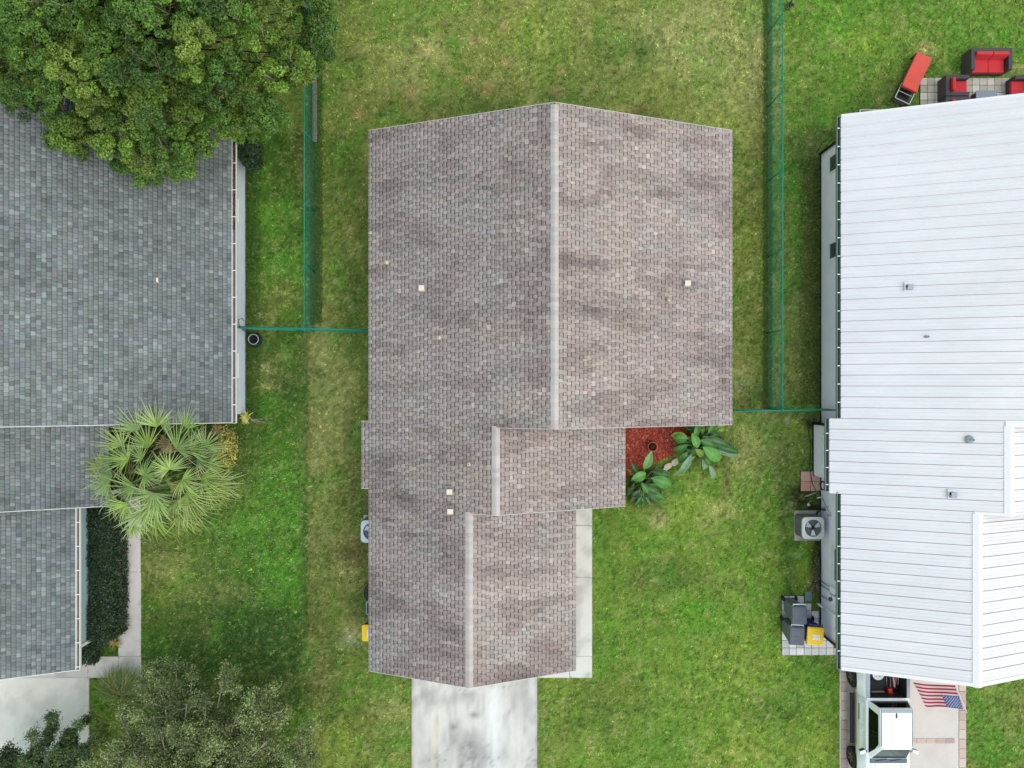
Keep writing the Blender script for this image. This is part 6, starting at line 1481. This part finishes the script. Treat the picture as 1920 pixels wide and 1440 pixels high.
for s_ in (-1, 1):
    mr = thing('wing_mirror', None, None); mr.parent = tk; mr.location = (s_ * .90, -3.62, 1.12)
    MB().box((s_ * .10, 0, .06), (.24, .13, .18), rz=s_ * -.35).build('mirror_housing', M['truck'], mr, bevel=.03, local=True)
    MB().box((s_ * .11, .062, .06), (.19, .012, .14), rz=s_ * -.35).build('mirror_glass', M['glass'], mr, local=True)
    MB().box((s_ * -.04, -.02, .03), (.12, .06, .05)).build('mirror_arm', M['black'], mr, local=True)
    MB().box((s_ * 1.0, -2.72, .40), (.17, 1.95, .07)).build('running_board', M['black'], tk, bevel=.015, local=True)
    for (la, lb) in ((1.78, 2.70), (2.73, 3.62)):
        dr = MB(); st = lstations(la, lb); rows = []
        for l in st:
            sc = sect(l)[1:5]; rows.append([L(s_ * (x + .008), l, z) for x, z in sc])
        n = 4; dr.poly([p for r_ in rows for p in r_], [(i * n + k, i * n + k + 1, (i + 1) * n + k + 1, (i + 1) * n + k) for i in range(len(rows) - 1) for k in range(3)])
        d_ = dr.build('door', M['truck'], tk, local=True, recalc=False)
        MB().box((s_ * .885, -la - .13, .985), (.035, .17, .035)).build('door_handle', M['rim_white'], d_, bevel=.01, local=True)
    MB().box((s_ * .93, -2.28, .80), (.02, .62, .03)).build('side_moulding', M['black'], tk, local=True)
    for c in (1.12, 4.28):
        wl = thing('wheel', None, None); wl.parent = tk; wl.location = (s_ * .925, -c, .355)
        RY = Matrix.Rotation(math.pi / 2 * s_, 3, 'Y')
        MB().lathe([(.235, -.12), (.33, -.128), (.372, -.10), (.382, -.06), (.382, .06), (.372, .10), (.33, .128), (.235, .12), (.235, -.12)], (0, 0, 0), 32, rot=RY, caps=False).build('tyre', M['rubber'], wl, local=True)
        MB().lathe([(.24, -.1), (.24, .10), (.225, .105), (.21, .07), (.07, .06), (.06, .085), (0, .09)], (0, 0, 0), 28, rot=RY).build('rim', M['black'], wl, local=True)
        sp = MB()
        for k in range(6):
            a = k * math.pi / 3; sp.box((s_ * .095, math.cos(a) * .14, math.sin(a) * .14), (.02, .19, .06), rot=Matrix.Rotation(a, 3, 'X'))
        sp.build('spokes', M['rim_dark'], wl, local=True)
        tr = MB()
        for k in range(36):
            a = k * 2 * math.pi / 36; tr.box((0, math.cos(a) * .384, math.sin(a) * .384), (.20, .012, .03), rot=Matrix.Rotation(a, 3, 'X'))
        tr.build('tread', M['rubber'], wl, local=True)
    MB().box((s_ * .62, -5.02, .86), (.42, .16, .2), rz=s_ * -.2).build('headlight', M['glass'], tk, bevel=.02, local=True)
    MB().box((s_ * .81, -.05, .95), (.16, .12, .28)).build('tail_light', M['red_paint'], tk, bevel=.01, local=True)
MB().box2((-.86, -5.2, .42), (.86, -5.02, .68)).build('bumper', M['truck'], tk, bevel=.05, local=True)
MB().box2((-.80, .01, .45), (.80, .14, .62)).build('bumper', M['galv'], tk, bevel=.03, local=True)
MB().box2((-.38, -5.13, .72), (.38, -5.07, .98)).build('grille', M['black'], tk, bevel=.01, local=True)
MB().box2((-.6, -4.9, .25), (.6, -.2, .45)).build('chassis', M['black'], tk, local=True)
# load in the bed
BZ = .03 + .578
p = P(1647, 1264, BZ + .2); t = thing('spare_wheel', 'spare wheel with white steel rim lying in the truck bed', 'spare wheel', (p.x, p.y, BZ))
MB().lathe([(.23, .0), (.30, .0), (.335, .05), (.335, .15), (.30, .20), (.24, .205), (.23, .19), (.23, 0)], (p.x, p.y, BZ), 28, caps=False).build('tyre', M['rubber'], t); MB().lathe([(.229, .05), (.232, .20), (.215, .205), (.20, .18), (.06, .20), (.05, .18), (0, .18)], (p.x, p.y, BZ), 24).build('rim', M['rim_white'], t)
h = MB()
for k in range(5): a = k * 2 * math.pi / 5 - 1; h.lathe([(.018, .192), (0, .197)], (p.x + .11 * math.cos(a), p.y + .11 * math.sin(a), BZ + .004), 8)
h.build('bolt_holes', M['dark_hole'], t)
a, b = P(1634.5, 1299, BZ + .09), P(1658.5, 1298.5, BZ + .09); tag(MB().box((a + b) / 2 - Vector((0, 0, .04)), ((b - a).length, .09, .09)).build('timber', M['wood'], bevel=.006), 'pale timber offcut lying crosswise in the truck bed', 'timber')
c = P(1670, 1297, BZ + .15); t = thing('power_tool', 'bright red power tool in the truck bed beside the timber', 'power tool', (c.x, c.y, BZ))
MB().box((c.x - .03, c.y + .03, BZ + .11), (.17, .21, .2), rz=.15).build('motor_housing', M['red_paint'], t, bevel=.03); MB().box((c.x + .10, c.y - .09, BZ + .13), (.10, .22, .10), rz=.75, taper=.7).build('nozzle', M['red_paint'], t, bevel=.02); MB().box((c.x + .17, c.y - .17, BZ + .12), (.05, .06, .05), rz=.75).build('tip', M['vent_cream'], t)
M['pink_paint'] = mat('pale_pink_plastic', lin(226, 150, 150), 0.5)
def rod(name, label, a, b, r, mname, z0=.03, z1=.03, cat='tool'): tag(MB().tube([P(*a, BZ + z0), P(*b, BZ + z1)], r, 7).build(name, M[mname]), label, cat)
rod('tool_handle', 'thick pale pink handle lying lengthwise in the truck bed', (1674, 1262), (1677, 1288), .038, 'pink_paint', .24, .24)
rod('tool_handle', 'tan wooden handle between the pink handle and the truck bed wall', (1681, 1262), (1678, 1290), .022, 'wood', .2, .05)
rod('tool_handle', 'thin grey steel rod between the spare wheel and the pink handle', (1662, 1264), (1662.5, 1289), .014, 'galv', .05, .03)
rod('tool_handle', 'grey metal bar just beside the pink handle', (1669.5, 1266), (1669.5, 1290), .022, 'vent_grey', .06, .06)
rod('tool_handle', 'pale thin shovel shaft nearest the far bed wall', (1684.5, 1262), (1683.5, 1284), .018, 'vent_cream', .1, .05)
rod('tool_handle', 'dark bar with bright end along the bed wall away from the spare wheel', (1692, 1264), (1689.5, 1289), .018, 'galv', .12, .05)

# ---------------------------------------------------------------- flag on the garage front
pole_a, pole_b = P(1789, 1279, 2.25), P(1812.5, 1335.5, 2.75)
fp = thing('flag_pole', 'slim white flag pole slanting out from the white roofed garage', 'flag pole', tuple(pole_a))
inb = Vector((pole_a.x - .12, -9.9, 1.75))
MB().tube([inb, pole_a, pole_b], .014, 8).build('pole', M['pvc'], fp); MB().lathe([(.0, -.03), (.028, 0), (0, .03)], pole_b, 10).build('finial', M['pvc'], fp)
MB().box(inb + Vector((0, -.02, 0)), (.08, .06, .16)).build('bracket', M['vent_grey'], fp)
fl = thing('flag', 'American flag with stars and stripes hanging from the slim pole above the driveway', 'flag', tuple(pole_b))
h1 = P(1805.5, 1329.5, 2.62); h0 = P(1790.5, 1285, 2.26); e1 = P(1733, 1322.5, 1.95); e0 = P(1711, 1281, 1.65)
def fpt(u, v):
    """u along the fly 0..1 from the pole, v 0..1 from the tip edge down the hoist"""
    a = h1.lerp(h0, v); b = e1.lerp(e0, v); p = a.lerp(b, u)
    return p + Vector((.0, .05 * math.sin(u * 6.0 + v * 2) * u, .07 * math.sin(u * 7.5 + v * 1.5) * u))
NU, NV = 40, 13
for mn, name in (('flag_red', 'red_stripe'), ('flag_white', 'white_stripe')):
    proto = None
    for v in range(13):
        if (v % 2 == 0) != (mn == 'flag_red'): continue
        u0 = 16 if v < 7 else 0
        mb = MB(); mb.poly([fpt(u / NU, (v + w_) / 13) for u in range(u0, NU + 1) for w_ in (0, .5, 1)], [(i * 3 + k, i * 3 + k + 1, (i + 1) * 3 + k + 1, (i + 1) * 3 + k) for i in range(NU - u0) for k in (0, 1)], smooth=True)
        mb.build(name, M[mn], fl)
mb = MB(); mb.poly([fpt(u / NU, v / 13) for u in range(17) for v in range(8)], [(i * 8 + k, i * 8 + k + 1, (i + 1) * 8 + k + 1, (i + 1) * 8 + k) for i in range(16) for k in range(7)], smooth=True); mb.build('canton', M['flag_blue'], fl)
mb = MB()
for row in range(9):
    for c_ in range(6 if row % 2 == 0 else 5):
        uc = (.4 / 12) * (1 + 2 * c_ + (row % 2)); vc = (7 / 13) * (row + 1) / 10; ctr = fpt(uc, vc); du = (fpt(uc + .01, vc) - ctr).normalized(); dv = (fpt(uc, vc + .01) - ctr); dv = (dv - du * dv.dot(du)).normalized(); nn = du.cross(dv)
        if nn.z < 0: nn = -nn
        for side in (1, -1):
            pts = [ctr + nn * .006 * side + (du * math.sin(a) - dv * math.cos(a)) * (.027 if k % 2 == 0 else .011) for k, a in enumerate([i * math.pi / 5 for i in range(10)])]
            mb.poly(pts, [tuple(range(10))])
mb.build('stars', M['star'], fl, recalc=False)['kind'] = 'stuff'
